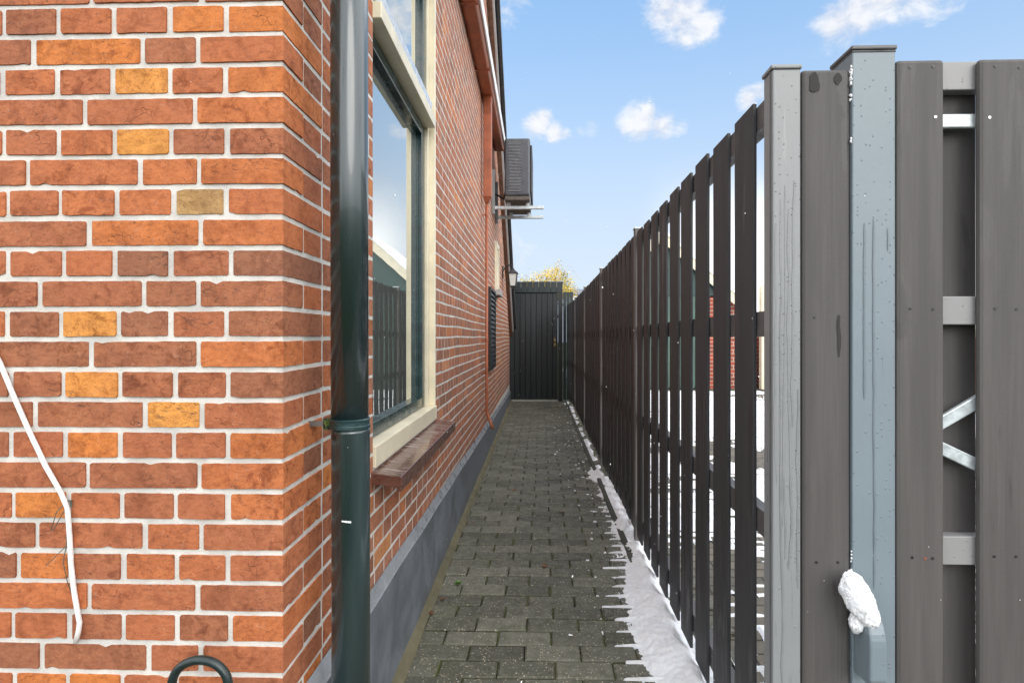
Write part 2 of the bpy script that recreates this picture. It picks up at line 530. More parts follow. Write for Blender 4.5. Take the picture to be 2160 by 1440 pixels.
# path: rows of pavers laid across the alley
PITCH, PLEN = 0.1065, 0.212
ROW0 = 0.62
mb = MB()
prow = []
HEADJ = []
NR = 95
for k in range(NR):
    y0 = ROW0 + k * PITCH
    prow.append(y0)
    x = -0.60 - (0.5 if k % 2 else 0.0) * PLEN + R.uniform(-.008, .008) - 0.10
    xe = 0.66 if y0 > 1.5 else 2.6
    HEADJ.append([])
    while x < xe:
        x1 = x + PLEN + R.uniform(-.003, .003)
        HEADJ[-1].append(x1)
        a0, a1 = x + 0.0025, x1 - 0.0025
        b0, b1 = y0 + 0.003 + R.uniform(-.001, .001), y0 + PITCH - 0.003 + R.uniform(-.001, .001)
        z = R.uniform(-.0025, .0025)
        tx, ty = R.uniform(-.012, .012), R.uniform(-.02, .02)
        c = 0.006
        vs = []
        for (ins, zz_) in ((0, -0.03), (0, -0.005), (c, 0.0)):
            for (xx, yy) in ((a0 + ins, b0 + ins), (a1 - ins, b0 + ins), (a1 - ins, b1 - ins), (a0 + ins, b1 - ins)):
                vs.append((xx, yy, zz_ + z + tx * (xx - x) + ty * (yy - y0)))
        fs = [(8, 9, 10, 11)]
        for L in (0, 4):
            for i in range(4):
                fs.append((L + i, L + (i + 1) % 4, L + 4 + (i + 1) % 4, L + 4 + i))
        mb.add(vs, fs, 0, R.random())
        x = x1
path = tag(mb.build('path', PAVER), 'wet mossy path of rectangular concrete pavers between house and fence', 'path', kind='structure')
mb = MB()
mb.add([(-0.62, 0.2, -0.0075), (2.7, 0.2, -0.0075), (2.7, 1.5, -0.0075), (0.68, 1.5, -0.0075), (0.68, 11, -0.0075), (-0.72, 11, -0.0075)], [(0, 1, 2, 3, 4, 5)])
jo = mb.build('path_joint', JOINT, path)
mb = MB()
mb.add([(0.69, 1.52, -0.012), (14, 1.52, -0.012), (14, 22, -0.012), (0.69, 22, -0.012)], [(0, 1, 2, 3)])
tag(mb.build('yard_paving', YARD), 'tan brick paving of the yard behind the fence', 'paving', kind='structure')

# ------------------------------------------------------------------ house
house = empty('brick_house', (CORX, CORY, 0), 'red brick house with white mortar joints along the alley', 'house')
S0 = 1.165 / F
COURSE = 64.3 * S0
ZTOP1 = EYE + (CY - 7.5) * S0                       # top of the course cut by the photo's upper edge


def wall_map(u, v, n):
    if u < -1e-9: return (CORX + u, CORY - n, v)
    if u <= 1e-9: return (CORX + n, CORY - n, v)
    return (wx(CORY + u) + n, CORY + u, v)


def wavy(u, v):
    if u <= 0: return 0.0
    k = min(1, u / 0.6)
    return k * (0.016 * noise.noise(Vector((u * 0.55, v * 0.7, 3.1))) + 0.004 * noise.noise(Vector((u * 3, v * 4, 7.7))))


def brick(mb, u0, u1, v0, v1, tint, near, m=0):
    if near:
        n = max(2, int((u1 - u0) / 0.014))
        c = 0.003
        us = [u0] + [u0 + c + (u1 - u0 - 2 * c) * i / n for i in range(n + 1)] + [u1]
        if u0 < 0 < u1:
            i = min(range(1, len(us) - 1), key=lambda q: abs(us[q])); us[i] = 0.0
        j = 0.0006
        e, b = (0.0020 + R.random() * 0.0024, 0.0009) if u0 < 0 else (0.0008, 0.0006)
    else:
        us = [u0, u1] if not (u0 < 0 < u1) else [u0, 0.0, u1]
        j, e, b = 0.0012, 0.0007, 0.0006
    vs, fs = [], []
    L = len(us) - 1
    tl, tr = R.uniform(-.0011, .0011), R.uniform(-.0011, .0011)
    for i, u in enumerate(us):
        end = i in (0, L)
        q = R.uniform(0.0015, 0.0045) if (end and near) else 0
        lo = v0 + q + R.uniform(-j, j) + tl * (1 - i / L) + tr * i / L
        hi = v1 - q + R.uniform(-j, j) + tl * (1 - i / L) + tr * i / L
        uu = u if (end is False or u == 0) else u + (R.uniform(-.0012, .0012))
        if near and u != 0 and R.random() < 0.014: hi -= R.uniform(.002, .007)
        if near and u != 0 and R.random() < 0.02: lo += R.uniform(.002, .005)
        d = wavy(u, (v0 + v1) / 2)
        ub = (b if i == 0 else -b if i == L else 0)
        for (du, v, nn) in ((0, lo, -0.006), (ub, lo + b, e), (ub, hi - b, e), (0, hi, -0.006)):
            vs.append(wall_map(uu + du, v + d, nn))
    for i in range(L):
        o = i * 4
        for k in range(3):
            fs.append((o + k, o + 4 + k, o + 5 + k, o + 1 + k))
    fs.append((0, 1, 2, 3)); fs.append((L * 4 + 3, L * 4 + 2, L * 4 + 1, L * 4))
    mb.add(vs, fs, m, tint)


def rtint():
    r_ = R.random()
    if r_ < 0.10: return R.uniform(0.76, 0.88)
    if r_ < 0.14: return R.uniform(0.88, 0.94)
    return max(0.02, min(0.74, R.gauss(0.45, 0.18)))


# the courses of the front: where the upright joints lie (in the photo), then the odd bricks' tints
FRONT = {0: [194, 427], 1: [10, 126, 242, 360, 477], 2: [72, 302, 419], 3: [7, 122, 240, 361, 477], 4: [181, 413], 5: [10, 125, 244, 362, 480],
         6: [61, 297, 421], 7: [19, 129, 248, 367, 478], 8: [189, 425], 9: [19, 137, 244, 362, 488], 10: [86, 304, 420],
         11: [17, 131, 252, 361, 479], 12: [194, 420], 13: [25, 135, 256, 370, 482], 14: [75, 308, 427], 15: [25, 140, 255, 368, 482],
         16: [187, 422], 17: [31, 147, 258, 372, 482], 18: [80, 307, 426], 19: [41, 150, 262, 375, 481], 20: [191, 419],
         21: [30, 148, 262, 375, 487], 22: [90, 314, 425], 23: [32, 145, 260, 372, 482]}
SPECIAL = {(1, 4): .86, (1, 5): .84, (2, 1): .86, (2, 2): .30, (2, 3): .64, (3, 3): .915, (3, 5): .80, (3, 4): .62, (4, 2): .76, (5, 3): .925, (6, 1): .66, (6, 2): .74, (6, 3): .76,
           (7, 4): 1.0, (7, 3): .70, (7, 5): .70, (8, 1): .78, (8, 2): .74, (9, 2): .66, (9, 4): .36, (11, 1): .22, (11, 2): .92, (11, 3): .12, (12, 0): .2, (12, 1): .24, (12, 2): .76,
           (13, 2): .90, (14, 2): .925, (14, 1): .3, (15, 2): .86, (15, 5): .78, (16, 1): .34, (17, 1): .87, (18, 2): .64, (19, 1): .80,
           (20, 0): .72, (20, 1): .52, (21, 4): .22, (22, 1): .2, (22, 0): .16, (23, 1): .82, (23, 2): .86, (21, 1): .62, (10, 0): .34, (10, 1): .36}

# openings in the side wall: y0, y1, z0, z1
wl, wr = at_w(786, 700).y, at_w(918, 700).y
wb = (at_w(918, 893).z + at_w(792, 968).z) / 2
WIN = (wl, wr, wb, 3.02)
nl, nr_ = at_w(1043.5, 560).y, at_w(1048.5, 560).y
NWIN = (nl, nr_, at_w(1045, 612).z, at_w(1045, 512).z)
ul, ur = at_w(985, 30).y, at_w(1011, 30).y
UWIN = (ul, ur, at_w(1009, 62).z, 5.3)
OPEN = [WIN, NWIN, UWIN]
YEND = 10.75
# roof verge: a straight slope down the gable
va, vb = at_w(1040, 0, 0.06), at_w(1073.5, 560, 0.06)
vslope = (vb.z - va.z) / (vb.y - va.y)


def verge(y):
    return va.z + vslope * (y - va.y)


ZMAX = 5.6
mb = MB()
k = -58
rows = list(range(-60, 32))
for k in rows:
    v1 = ZTOP1 - (k - 1) * COURSE - 0.0049
    v0 = v1 - COURSE + 0.0098
    if v0 < -0.02 or v1 > ZMAX: continue
    odd = k % 2 == 1
    near = 0.4 < v0 < 2.1
    # front face, from the corner outwards
    if k in FRONT:
        us = [at_y(p, 700, CORY).x - CORX for p in FRONT[k]]
    else:
        us = [-0.115 * i for i in range(1, 7)][::-1] if odd else [-0.165, -0.395, -0.625][::-1]
        us = [q + R.uniform(-.006, .006) for q in us]
        if not odd and k % 4 == 0: us = [-0.165, -0.28, -0.51][::-1]
    ends = us[:]
    step = 0.115 if odd else 0.23
    while ends[0] > -2.6:
        ends.insert(0, ends[0] - step + R.uniform(-.004, .004))
    nx = len(ends) - len(us)
    for i in range(len(ends) - 1):
        tt = SPECIAL.get((k, i - nx + 1), rtint() if k not in FRONT else max(.08, min(.70, R.gauss(.52, .15))))
        brick(mb, ends[i] + 0.0052, ends[i + 1] - 0.0052, v0, v1, tt, near and ends[i + 1] > -0.75)
    # corner brick and side face
    s = 0.213 if odd else 0.1
    brick(mb, ends[-1] + 0.0052, s - 0.0048, v0, v1, SPECIAL.get((k, len(us)), min(rtint(), .74)), near)
    u = s
    first = True
    while u < YEND - CORY:
        if odd:
            ln = 0.22 if R.random() > 0.06 else 0.11
            if first and k % 4 == 1: ln = 0.11
        else:
            ln = 0.11 if R.random() > 0.05 else 0.16
        first = False
        ln *= R.uniform(0.97, 1.03)
        segs = [(u, u + ln)]
        zc = (v0 + v1) / 2
        for (a0, a1, c0, c1) in OPEN:
            if c0 - 0.01 < zc < c1 + 0.01:
                ns = []
                for (p, q) in segs:
                    A, B = a0 - CORY, a1 - CORY
                    if q <= A or p >= B: ns.append((p, q)); continue
                    if p < A - 0.03: ns.append((p, A + .004))
                    if q > B + 0.03: ns.append((B - .004, q))
                segs = ns
        for (p, q) in segs:
            if v1 > verge(CORY + q) - 0.02: continue
            if v0 < 0.30: continue
            nr2 = near and p < 0.75
            brick(mb, p + 0.005, q - 0.005, v0, v1, max(0.0, rtint() - 0.05), nr2, 0 if p < 0.5 else 1)
        u += ln
# mortar bed
def mquad(a, b, c, d): mb.add([a, b, c, d], [(0, 1, 2, 3)], 2)
mquad((CORX - 2.7, CORY, -0.05), (CORX, CORY, -0.05), (CORX, CORY, ZMAX), (CORX - 2.7, CORY, ZMAX))
cuts = sorted({CORY, YEND, *[q for o_ in OPEN for q in o_[:2]], *[CORY + 0.2 * i for i in range(1, 48)]})
for a, b in zip(cuts, cuts[1:]):
    if b > YEND: break
    mid = (a + b) / 2
    spans = [(-0.05, None)]
    for (a0, a1, c0, c1) in OPEN:
        if a0 - 1e-6 <= mid <= a1:
            spans = [(-0.05, c0), (c1, None)]
    for lo, hi in spans:
        ha = min(ZMAX, verge(a)) if hi is None else hi
        hb = min(ZMAX, verge(b)) if hi is None else hi
        if ha < lo: continue
        mquad((wx(a), a, lo), (wx(b), b, lo), (wx(b), b, max(hb, lo)), (wx(a), a, ha))
# end, back and reveals
mquad((wx(YEND), YEND, -0.05), (wx(YEND) - 3, YEND, -0.05), (wx(YEND) - 3, YEND, verge(YEND)), (wx(YEND), YEND, verge(YEND)))
mquad((CORX - 2.7, CORY, -0.05), (CORX - 2.7, YEND, -0.05), (CORX - 2.7, YEND, 2), (CORX - 2.7, CORY, ZMAX))
for (a0, a1, c0, c1) in OPEN:
    for yy in (a0, a1):
        mquad((wx(yy), yy, c0), (wx(yy) - .3, yy, c0), (wx(yy) - .3, yy, c1), (wx(yy), yy, c1))
    for q in (c0, c1):
        mquad((wx(a0), a0, q), (wx(a1), a1, q), (wx(a1) - .3, a1, q), (wx(a0) - .3, a0, q))
mb.build('wall', [BRICK, BRICK_FAR, MORTAR], house)

# plinth with a sloping cement top and a mossy fillet at the foot
mb, mt, mf = MB(), MB(), MB()
ny = 70
pa, pb = at_w(780, 1290, 0.022), at_w(1078, 825, 0.022)
def ptop(y): return pa.z + (pb.z - pa.z) * (y - pa.y) / (pb.y - pa.y) + 0.006 * noise.noise(Vector((y * 1.5, 0, 1)))
ys = [CORY + 0.0 + (YEND - CORY) * (i / ny) ** 1.6 for i in range(ny + 1)]
for a, b in zip(ys, ys[1:]):
    def ring(y):
        x = wx(y)
        f = 0.024 + 0.003 * noise.noise(Vector((y * 2.2, 4, 0)))
        return [(x + f + 0.004, y, -0.04), (x + f, y, ptop(y) - 0.004), (x + f - 0.004, y, ptop(y)), (x + 0.0035, y, ptop(y) + 0.035)]
    r0, r1 = ring(a), ring(b)
    mb.add([r0[0], r1[0], r1[1], r0[1]], [(0, 1, 2, 3)])
    mt.add([r0[1], r1[1], r1[2], r0[2], r1[3], r0[3]], [(0, 1, 2, 3), (3, 2, 4, 5)])
    def fr(y):
        x = wx(y) + 0.024
        wd = 0.036 + 0.007 * noise.noise(Vector((y * 4, 9, 0)))
        hh = 0.028 + 0.006 * noise.noise(Vector((y * 5, 2, 0)))
        return [(x + 0.002, y, hh), (x + wd * .5, y, hh * .75), (x + wd, y, 0.004), (x + wd, y, -0.02)]
    q0, q1 = fr(a), fr(b)
    for i in range(3):
        mf.add([q0[i], q1[i], q1[i + 1], q0[i + 1]], [(0, 1, 2, 3)])
mb.add([(CORX - 2.6, CORY - .02, -.04), (CORX + .02, CORY - .02, -.04), (CORX + .02, CORY - .02, .05), (CORX - 2.6, CORY - .02, .05)], [(0, 1, 2, 3)])
e_ = [(CORX - .05, CORY - .0005, -.04), (CORX + .028, CORY - .0005, -.04), (CORX + .024, CORY - .0005, ptop(CORY) - .004), (CORX + .0035, CORY - .0005, ptop(CORY) + .035), (CORX - .05, CORY - .0005, ptop(CORY) + .035)]
mb.add(e_, [(0, 1, 2, 3, 4)])
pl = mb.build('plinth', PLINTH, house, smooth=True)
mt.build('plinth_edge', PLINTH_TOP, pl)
mf.build('cement_fillet', FILLET, pl, smooth=True)


# ---- windows in the side wall; o = out from the wall plane, y along it
def wbox(mb, y0, y1, z0, z1, o0, o1, m=0):
    mb.hexa([(wx(y0) + o0, y0, z0), (wx(y0) + o1, y0, z0), (wx(y1) + o1, y1, z0), (wx(y1) + o0, y1, z0),
             (wx(y0) + o0, y0, z1), (wx(y0) + o1, y0, z1), (wx(y1) + o1, y1, z1), (wx(y1) + o0, y1, z1)], m)


y0, y1, z0, z1 = WIN
fw = 0.058
tr = (at_w(912, 272).z + 0.0, )
zt = at_w(905, 262, -0.01).z                          # foot of the transom
mb = MB()
wbox(mb, y0 + .002, y0 + fw, z0 + .07, z1 - .002, -0.11, -0.034)
wbox(mb, y1 - fw, y1 - .022, z0 + .07, z1 - .002, -0.11, -0.026)
wbox(mb, y1 - .0215, y1 - .002, z0 + .07, z1 - .002, -0.11, 0.004)
wbox(mb, y0 + .002, y1 - .002, z0 + .002, z0 + .07, -0.11, 0.010)
wbox(mb, y0 + fw, y1 - fw, zt, zt + 0.055, -0.11, 0.012)
wbox(mb, y0 + fw, y1 - fw, z1 - .07, z1 - .003, -0.11, 0.005)
win = mb.build('window', CREAM, house, bevel=0.003)
def sash(lo, hi, mat, rail, d0, d1, name, foot=None):
    a, b = y0 + fw + .001, y1 - fw - .001
    m_ = MB()
    st = 0.060
    wbox(m_, a, a + st, lo, hi, d0, d1)
    wbox(m_, b - st, b, lo, hi, d0, d1)
    wbox(m_, a + st, b - st, hi - rail, hi, d0, d1)
    wbox(m_, a + st, b - st, lo, lo + rail, d0, d1)
    s_ = m_.build(name, mat, win, bevel=0.004)
    return a + st, b - st
a, b = sash(z0 + .071, zt - .001, SASH, 0.05, -0.095, -0.042, 'sash')
mb = MB(); wbox(mb, a - .004, b + .004, z0 + .10, zt - .04, -0.078, -0.070); mb.build('pane', GLASS, win)
mb = MB(); wbox(mb, b - .009, b - .001, z0 + .122, zt - .052, -0.0695, -0.060); mb.build('glazing_bead', SASH, win)
a, b = sash(zt + .056, z1 - .071, SASH, 0.03, -0.085, -0.036, 'vent_sash')
mb = MB(); wbox(mb, a - .004, b + .004, zt + .07, z1 - .09, -0.065, -0.057); mb.build('vent_pane', GLASS, win)
mb = MB(); wbox(mb, y0 + fw + .003, y1 - fw - .003, zt + .057, zt + .125, -0.0355, -0.004); mb.build('vent_rail', PALE, win, bevel=0.003)
# tiled sill
e0 = at_y(850, 1000, y0)
e1 = at_w(966, 897, 0.12)
so = e0.x - wx(y0)
ztop = wb - 0.004
mb = MB()
ye = y1 + 0.045
ys0 = y0 - 0.02
q0, q1 = ys0, ye
mb.hexa([(wx(q0) - .02, q0, ztop - .036), (wx(q0) + so, q0, ztop - .050), (wx(q1) + so, q1, ztop - .050), (wx(q1) - .02, q1, ztop - .036),
         (wx(q0) - .02, q0, ztop), (wx(q0) + so, q0, ztop - .016), (wx(q1) + so, q1, ztop - .016), (wx(q1) - .02, q1, ztop)])
mb.hexa([(wx(q0) + so - .016, q0 + .001, ztop - .062), (wx(q0) + so - .001, q0 + .001, ztop - .062), (wx(q1) + so - .001, q1 - .001, ztop - .062), (wx(q1) + so - .016, q1 - .001, ztop - .062),
         (wx(q0) + so - .016, q0 + .001, ztop - .0495), (wx(q0) + so - .001, q0 + .001, ztop - .0495), (wx(q1) + so - .001, q1 - .001, ztop - .0495), (wx(q1) + so - .016, q1 - .001, ztop - .0495)])
mb.build('window_sill', TILE, house, bevel=0.002)
# narrow far window and upper window
y0n, y1n, z0n, z1n = NWIN
mb = MB()
wbox(mb, y0n + .002, y0n + .06, z0n, z1n, -.08, 0.03); wbox(mb, y1n - .06, y1n - .002, z0n, z1n, -.08, 0.03)
wbox(mb, y0n + .06, y1n - .06, z1n - .06, z1n - .002, -.08, 0.028); wbox(mb, y0n + .06, y1n - .06, z0n, z0n + .05, -.08, 0.028)
nw = mb.build('narrow_window', CREAM, house, bevel=.003)
mb = MB(); wbox(mb, y0n + .055, y1n - .055, z0n + .045, z1n - .055, -.05, -.04); mb.build('pane', GLASS, nw)
mb = MB(); wbox(mb, y0n - .04, y1n + .04, z0n - .07, z0n - .002, -.05, 0.07); mb.build('window_sill', CONC, house, bevel=.004)
y0u, y1u, z0u, z1u = UWIN
mb = MB()
wbox(mb, y0u + .002, y0u + .07, z0u, z1u, -.08, 0.02); wbox(mb, y1u - .07, y1u - .002, z0u, z1u, -.08, 0.02)
wbox(mb, y0u + .07, y1u - .07, z1u - .07, z1u - .002, -.08, 0.018); wbox(mb, y0u + .07, y1u - .07, z0u + .002, z0u + .07, -.08, 0.018)
uw = mb.build('upper_window', CREAM, house, bevel=.003)
mb = MB(); wbox(mb, y0u + .065, y1u - .065, z0u + .065, z1u - .065, -.05, -.04); mb.build('pane', GLASS, uw)

# box gutter along the wall
g0 = at_w(1012, 130, 0.07)
gz = at_w(1005, 90, 0.06).z
ge = at_w(1059.5, 380, 0.10).y
mb = MB()
mb2 = MB()
def gpoly(y): return [(wx(y) + .006, y, gz + .12), (wx(y) + .006, y, gz + .01), (wx(y) + .03, y, gz), (wx(y) + .105, y, gz + .005), (wx(y) + .125, y, gz + .03), (wx(y) + .128, y, gz + .12)]
ys_ = [1.0, 1.9, 2.85, 3.8, 4.75, ge]
for a, b in zip(ys_, ys_[1:]):
    A, B = gpoly(a), gpoly(b - .004)
    mb.add(A + B, [(i, i + 1, 7 + i, 6 + i) for i in range(5)] + [(5, 0, 6, 11), (0, 1, 2, 3, 4, 5), (11, 10, 9, 8, 7, 6)])
    mb.hexa([(wx(b) + .004, b - .02, gz - .002), (wx(b) + .13, b - .02, gz - .002), (wx(b) + .13, b + .01, gz - .002), (wx(b) + .004, b + .01, gz - .002),
             (wx(b) + .004, b - .02, gz + .008), (wx(b) + .13, b - .02, gz + .008), (wx(b) + .13, b + .01, gz + .008), (wx(b) + .004, b + .01, gz + .008)])
    mb2.hexa([(wx(a) + .129, a, gz + .03), (wx(a) + .140, a, gz + .03), (wx(b) + .140, b, gz + .03), (wx(b) + .129, b, gz + .03),
              (wx(a) + .129, a, gz + .137), (wx(a) + .140, a, gz + .137), (wx(b) + .140, b, gz + .137), (wx(b) + .129, b, gz + .137)])
gut = mb.build('gutter', COPPER, house, bevel=.004)
mb2.build('gutter_highlight', WHITEP, gut)  # added white strip, paints the sky's highlight on the gutter's outer face

# roof with verge boards
def slope_bar(o0, o1, d0, d1, name, mat, parent=house, ya=-1.0, yb=YEND + .25):
    m_ = MB()
    ya_ = max(ya, va.y - (ZMAX + 2.4 - va.z) / -vslope)
    m_.hexa([(wx(ya_) + o0, ya_, verge(ya_) + d0), (wx(ya_) + o1, ya_, verge(ya_) + d0), (wx(yb) + o1, yb, verge(yb) + d0), (wx(yb) + o0, yb, verge(yb) + d0),
             (wx(ya_) + o0, ya_, verge(ya_) + d1), (wx(ya_) + o1, ya_, verge(ya_) + d1), (wx(yb) + o1, yb, verge(yb) + d1), (wx(yb) + o0, yb, verge(yb) + d1)])
    return m_.build(name, mat, parent)
rf = slope_bar(-3.0, 0.095, 0.03, 0.10, 'roof', ROOF)
slope_bar(0.005, 0.055, -0.14, 0.028, 'bargeboard', BROWNWOOD, rf)
slope_bar(0.056, 0.075, -0.05, 0.029, 'verge_trim', WHITEP, rf)
m_ = MB()
y = 1.5
while y < YEND:
    m_.hexa([(wx(y) + .096, y, verge(y) + 0.0), (wx(y) + .125, y, verge(y) + 0.0), (wx(y) + .125, y + .30, verge(y + .30) + 0.0), (wx(y) + .096, y + .30, verge(y + .30)),
             (wx(y) + .096, y, verge(y) + .125), (wx(y) + .125, y, verge(y) + .125), (wx(y) + .125, y + .30, verge(y + .30) + .105), (wx(y) + .096, y + .30, verge(y + .30) + .105)])
    y += .305
m_.build('verge_tile', ROOF, rf)

# black louvred vent on the wall
a, b = at_w(1033.5, 690, .02), at_w(1044.5, 690, .02)
zl, zh = (at_w(1034, 783, .02).z + at_w(1044, 770, .02).z) / 2, (at_w(1034, 604, .02).z + at_w(1044, 616, .02).z) / 2
m_ = MB()
wbox(m_, a.y, b.y, zl, zl + .03, .004, .03); wbox(m_, a.y, b.y, zh - .03, zh, .004, .03)
wbox(m_, a.y, a.y + .03, zl + .03, zh - .03, .004, .03); wbox(m_, b.y - .03, b.y, zl + .03, zh - .03, .004, .03)
sh = m_.build('wall_vent', IRON, house)
m_ = MB()
n = 16
for i in range(n):
    z = zl + .035 + (zh - zl - .07) * i / n
    y0_, y1_ = a.y + .031, b.y - .031
    m_.hexa([(wx(y0_) + .022, y0_, z), (wx(y0_) + .028, y0_, z + .004), (wx(y1_) + .028, y1_, z + .004), (wx(y1_) + .022, y1_, z),
             (wx(y0_) + .004, y0_, z + .04), (wx(y0_) + .010, y0_, z + .044), (wx(y1_) + .010, y1_, z + .044), (wx(y1_) + .004, y1_, z + .04)])
m_.build('louvre', IRON, sh)

# ------------------------------------------------------------------ green downpipe
pc = at_y(738, 700, 1.285)
pr = 77 / 2 / F * (1.285 * math.cos(YAW) - pc.x * math.sin(YAW))
zj = EYE + (CY - 905) / F * 1.29
dp = empty('drainpipe', (pc.x, pc.y, 0), 'glossy dark green round drainpipe in front of the house corner', 'drainpipe')
m_ = MB(); m_.tube([(pc.x, pc.y, zj - .02), (pc.x - .001, pc.y, 1.6), (pc.x - .003, pc.y, 3.0)], pr, 40); m_.build('upper_pipe', PIPE, dp, smooth=True)
m_ = MB(); m_.tube([(pc.x + .003, pc.y, 0.0), (pc.x + .002, pc.y, zj - .012), (pc.x + .002, pc.y, zj - .006), (pc.x + .002, pc.y, zj)], [pr * 1.02, pr * 1.02, pr * 1.03, pr * 1.03], 40)
m_.build('lower_pipe', PIPE, dp, smooth=True)
m_ = MB()
m_.tube([(pc.x, pc.y, zj + .001), (pc.x, pc.y, zj + .003), (pc.x, pc.y, zj + .009), (pc.x, pc.y, zj + .011), (pc.x, pc.y, zj + .017), (pc.x, pc.y, zj + .023), (pc.x, pc.y, zj + .025)],
        [pr * 1.02, pr * 1.09, pr * 1.09, pr * 1.05, pr * 1.05, pr * 1.09, pr * 1.02], 40)
m_.box(pc.x - pr - .016, pc.x - pr * .9, pc.y - .010, pc.y + .012, zj - .001, zj + .024)
clamp = m_.build('clamp', SASH, dp, smooth=False)
m_ = MB(); m_.box(wx(pc.y) - .03, pc.x - pr - .010, pc.y - .0035, pc.y + .0035, zj + .006, zj + .017); m_.build('clamp_bracket', POST_IN, clamp)
m_ = MB()
for i in range(26):
    p = Vector((pc.x - pr - R.uniform(.002, .015), pc.y - R.uniform(.006, .013), zj + R.uniform(0, .024)))
    r = R.uniform(.0012, .003)
    m_.box(p.x - r, p.x + r, p.y - r, p.y + r, p.z - r, p.z + r)
m_.build('moss_tuft', MOSS, clamp, bevel=.001)
# pale scratch in the paint
m_ = MB()
zs = EYE + (CY - 1100) / F * 1.25
for i in range(7):
    an0, an1 = math.radians(-98 + 4 * i), math.radians(-98 + 4 * (i + 1))
    rr_ = pr * 1.02 + .0006
    zz0, zz1 = zs - .0004 * i, zs - .0004 * (i + 1)
    h_ = .0016 + R.uniform(0, .0008)
    m_.add([(pc.x + .002 + rr_ * math.cos(an0), pc.y + rr_ * math.sin(an0), zz0 - h_), (pc.x + .002 + rr_ * math.cos(an1), pc.y + rr_ * math.sin(an1), zz1 - h_),
            (pc.x + .002 + rr_ * math.cos(an1), pc.y + rr_ * math.sin(an1), zz1 + h_), (pc.x + .002 + rr_ * math.cos(an0), pc.y + rr_ * math.sin(an0), zz0 + h_)], [(0, 1, 2, 3)])
m_.build('scratch', WHITEP, dp)

# ------------------------------------------------------------------ orange-brown downpipe
q = at_w(1029, 300, .06)
qz1, qz0 = at_w(1030, 222, .06).z, at_w(1027, 412, .06).z
oz = empty('drainpipe', (wx(q.y) + .06, q.y, 0), 'orange brown drainpipe with a square upper box running down the side wall', 'drainpipe')
x0_, x1_ = wx(q.y) + .022, wx(q.y) + .098
m_ = MB(); m_.box(x0_, x1_, q.y - .035, q.y + .035, qz0, gz + .004); m_.box(x0_ - .003, x1_ + .003, q.y - .038, q.y + .038, gz - .05, gz - .012)
m_.add([(x0_, q.y - .035, qz0), (x1_, q.y - .035, qz0), (x1_, q.y + .035, qz0), (x0_, q.y + .035, qz0),
        (x0_ + .012, q.y - .02, qz0 - .05), (x1_ - .03, q.y - .02, qz0 - .05), (x1_ - .03, q.y + .02, qz0 - .05), (x0_ + .012, q.y + .02, qz0 - .05)],
       [(0, 1, 5, 4), (1, 2, 6, 5), (2, 3, 7, 6), (3, 0, 4, 7), (4, 5, 6, 7)])
m_.build('box_section', COPPER, oz, bevel=.007)
fx = wx(q.y) + .05
fz = at_w(1030, 868, .06).z
m_ = MB()
m_.tube([(fx, q.y, qz0 - .02), (fx, q.y, fz + .02), (fx + .003, q.y, fz), (fx + .02, q.y - .01, fz - .05), (fx + .045, q.y - .02, fz - .11), (fx + .06, q.y - .03, fz - .15)], .0135, 14)
m_.build('thin_pipe', COPPER, oz, smooth=True)
for zz_ in (qz0 - .17, 1.15, .85, .5):
    m_ = MB(); m_.tube([(fx, q.y, zz_), (fx, q.y, zz_ + .025)], .0165, 12); m_.box(wx(q.y) - .004, fx, q.y - .006, q.y + .006, zz_ + .006, zz_ + .018); m_.build('pipe_clip', COPPER, oz)

# ------------------------------------------------------------------ air conditioner
ya = at_x(1066, 350, -.47).y
ya = 6.35
uL, uR = at_y(1064, 350, ya).x, at_y(1118, 350, ya).x
uB, uT = at_y(1090, 413, ya).z, at_y(1090, 291, ya).z
ac = empty('air_conditioner', ((uL + uR) / 2, ya + .4, uB), 'grey outdoor air conditioner with a mesh side on wall brackets', 'air conditioner')
m_ = MB(); m_.box(uL, uR, ya, ya + .82, uB, uT); m_.build('casing', ACBODY, ac, bevel=.022)
m_ = MB()
gx0, gx1, gz0, gz1 = uL + .045, uR - .10, uB + .045, uT - .045
m_.box(gx0, gx1, ya - .004, ya - .001, gz0, gz1)
gr = m_.build('grille', ACDARK, ac)
m_ = MB()
nx_, nz_ = 9, 34
for i in range(nz_):
    for j in range(nx_):
        cx_ = gx0 + (gx1 - gx0) * (j + .5 + (.25 if i % 2 else -.25)) / nx_
        cz_ = gz0 + (gz1 - gz0) * (i + .5) / nz_
        m_.hexa([(cx_ - .006, ya - .012, cz_ - .004), (cx_ + .006, ya - .012, cz_ - .004), (cx_ + .006, ya - .0045, cz_ - .004), (cx_ - .006, ya - .0045, cz_ - .004),
                 (cx_ - .006, ya - .008, cz_ + .003), (cx_ + .006, ya - .008, cz_ + .003), (cx_ + .006, ya - .0045, cz_ + .003), (cx_ - .006, ya - .0045, cz_ + .003)])
m_.build('mesh_louvre', plain('mesh_grey', (.26, .27, .29), .4), gr)
m_ = MB(); m_.box(uR + .001, uR + .022, ya + .06, ya + .74, uB + .05, uT - .06); m_.build('fan_guard', ACDARK, ac, bevel=.008)
m_ = MB(); m_.box(uL + .004, uR - .004, ya + .01, ya + .80, uB - .045, uB - .001); m_.build('base_tray', plain('rusty_base', (.09, .075, .06), .6, .5), ac, bevel=.004)
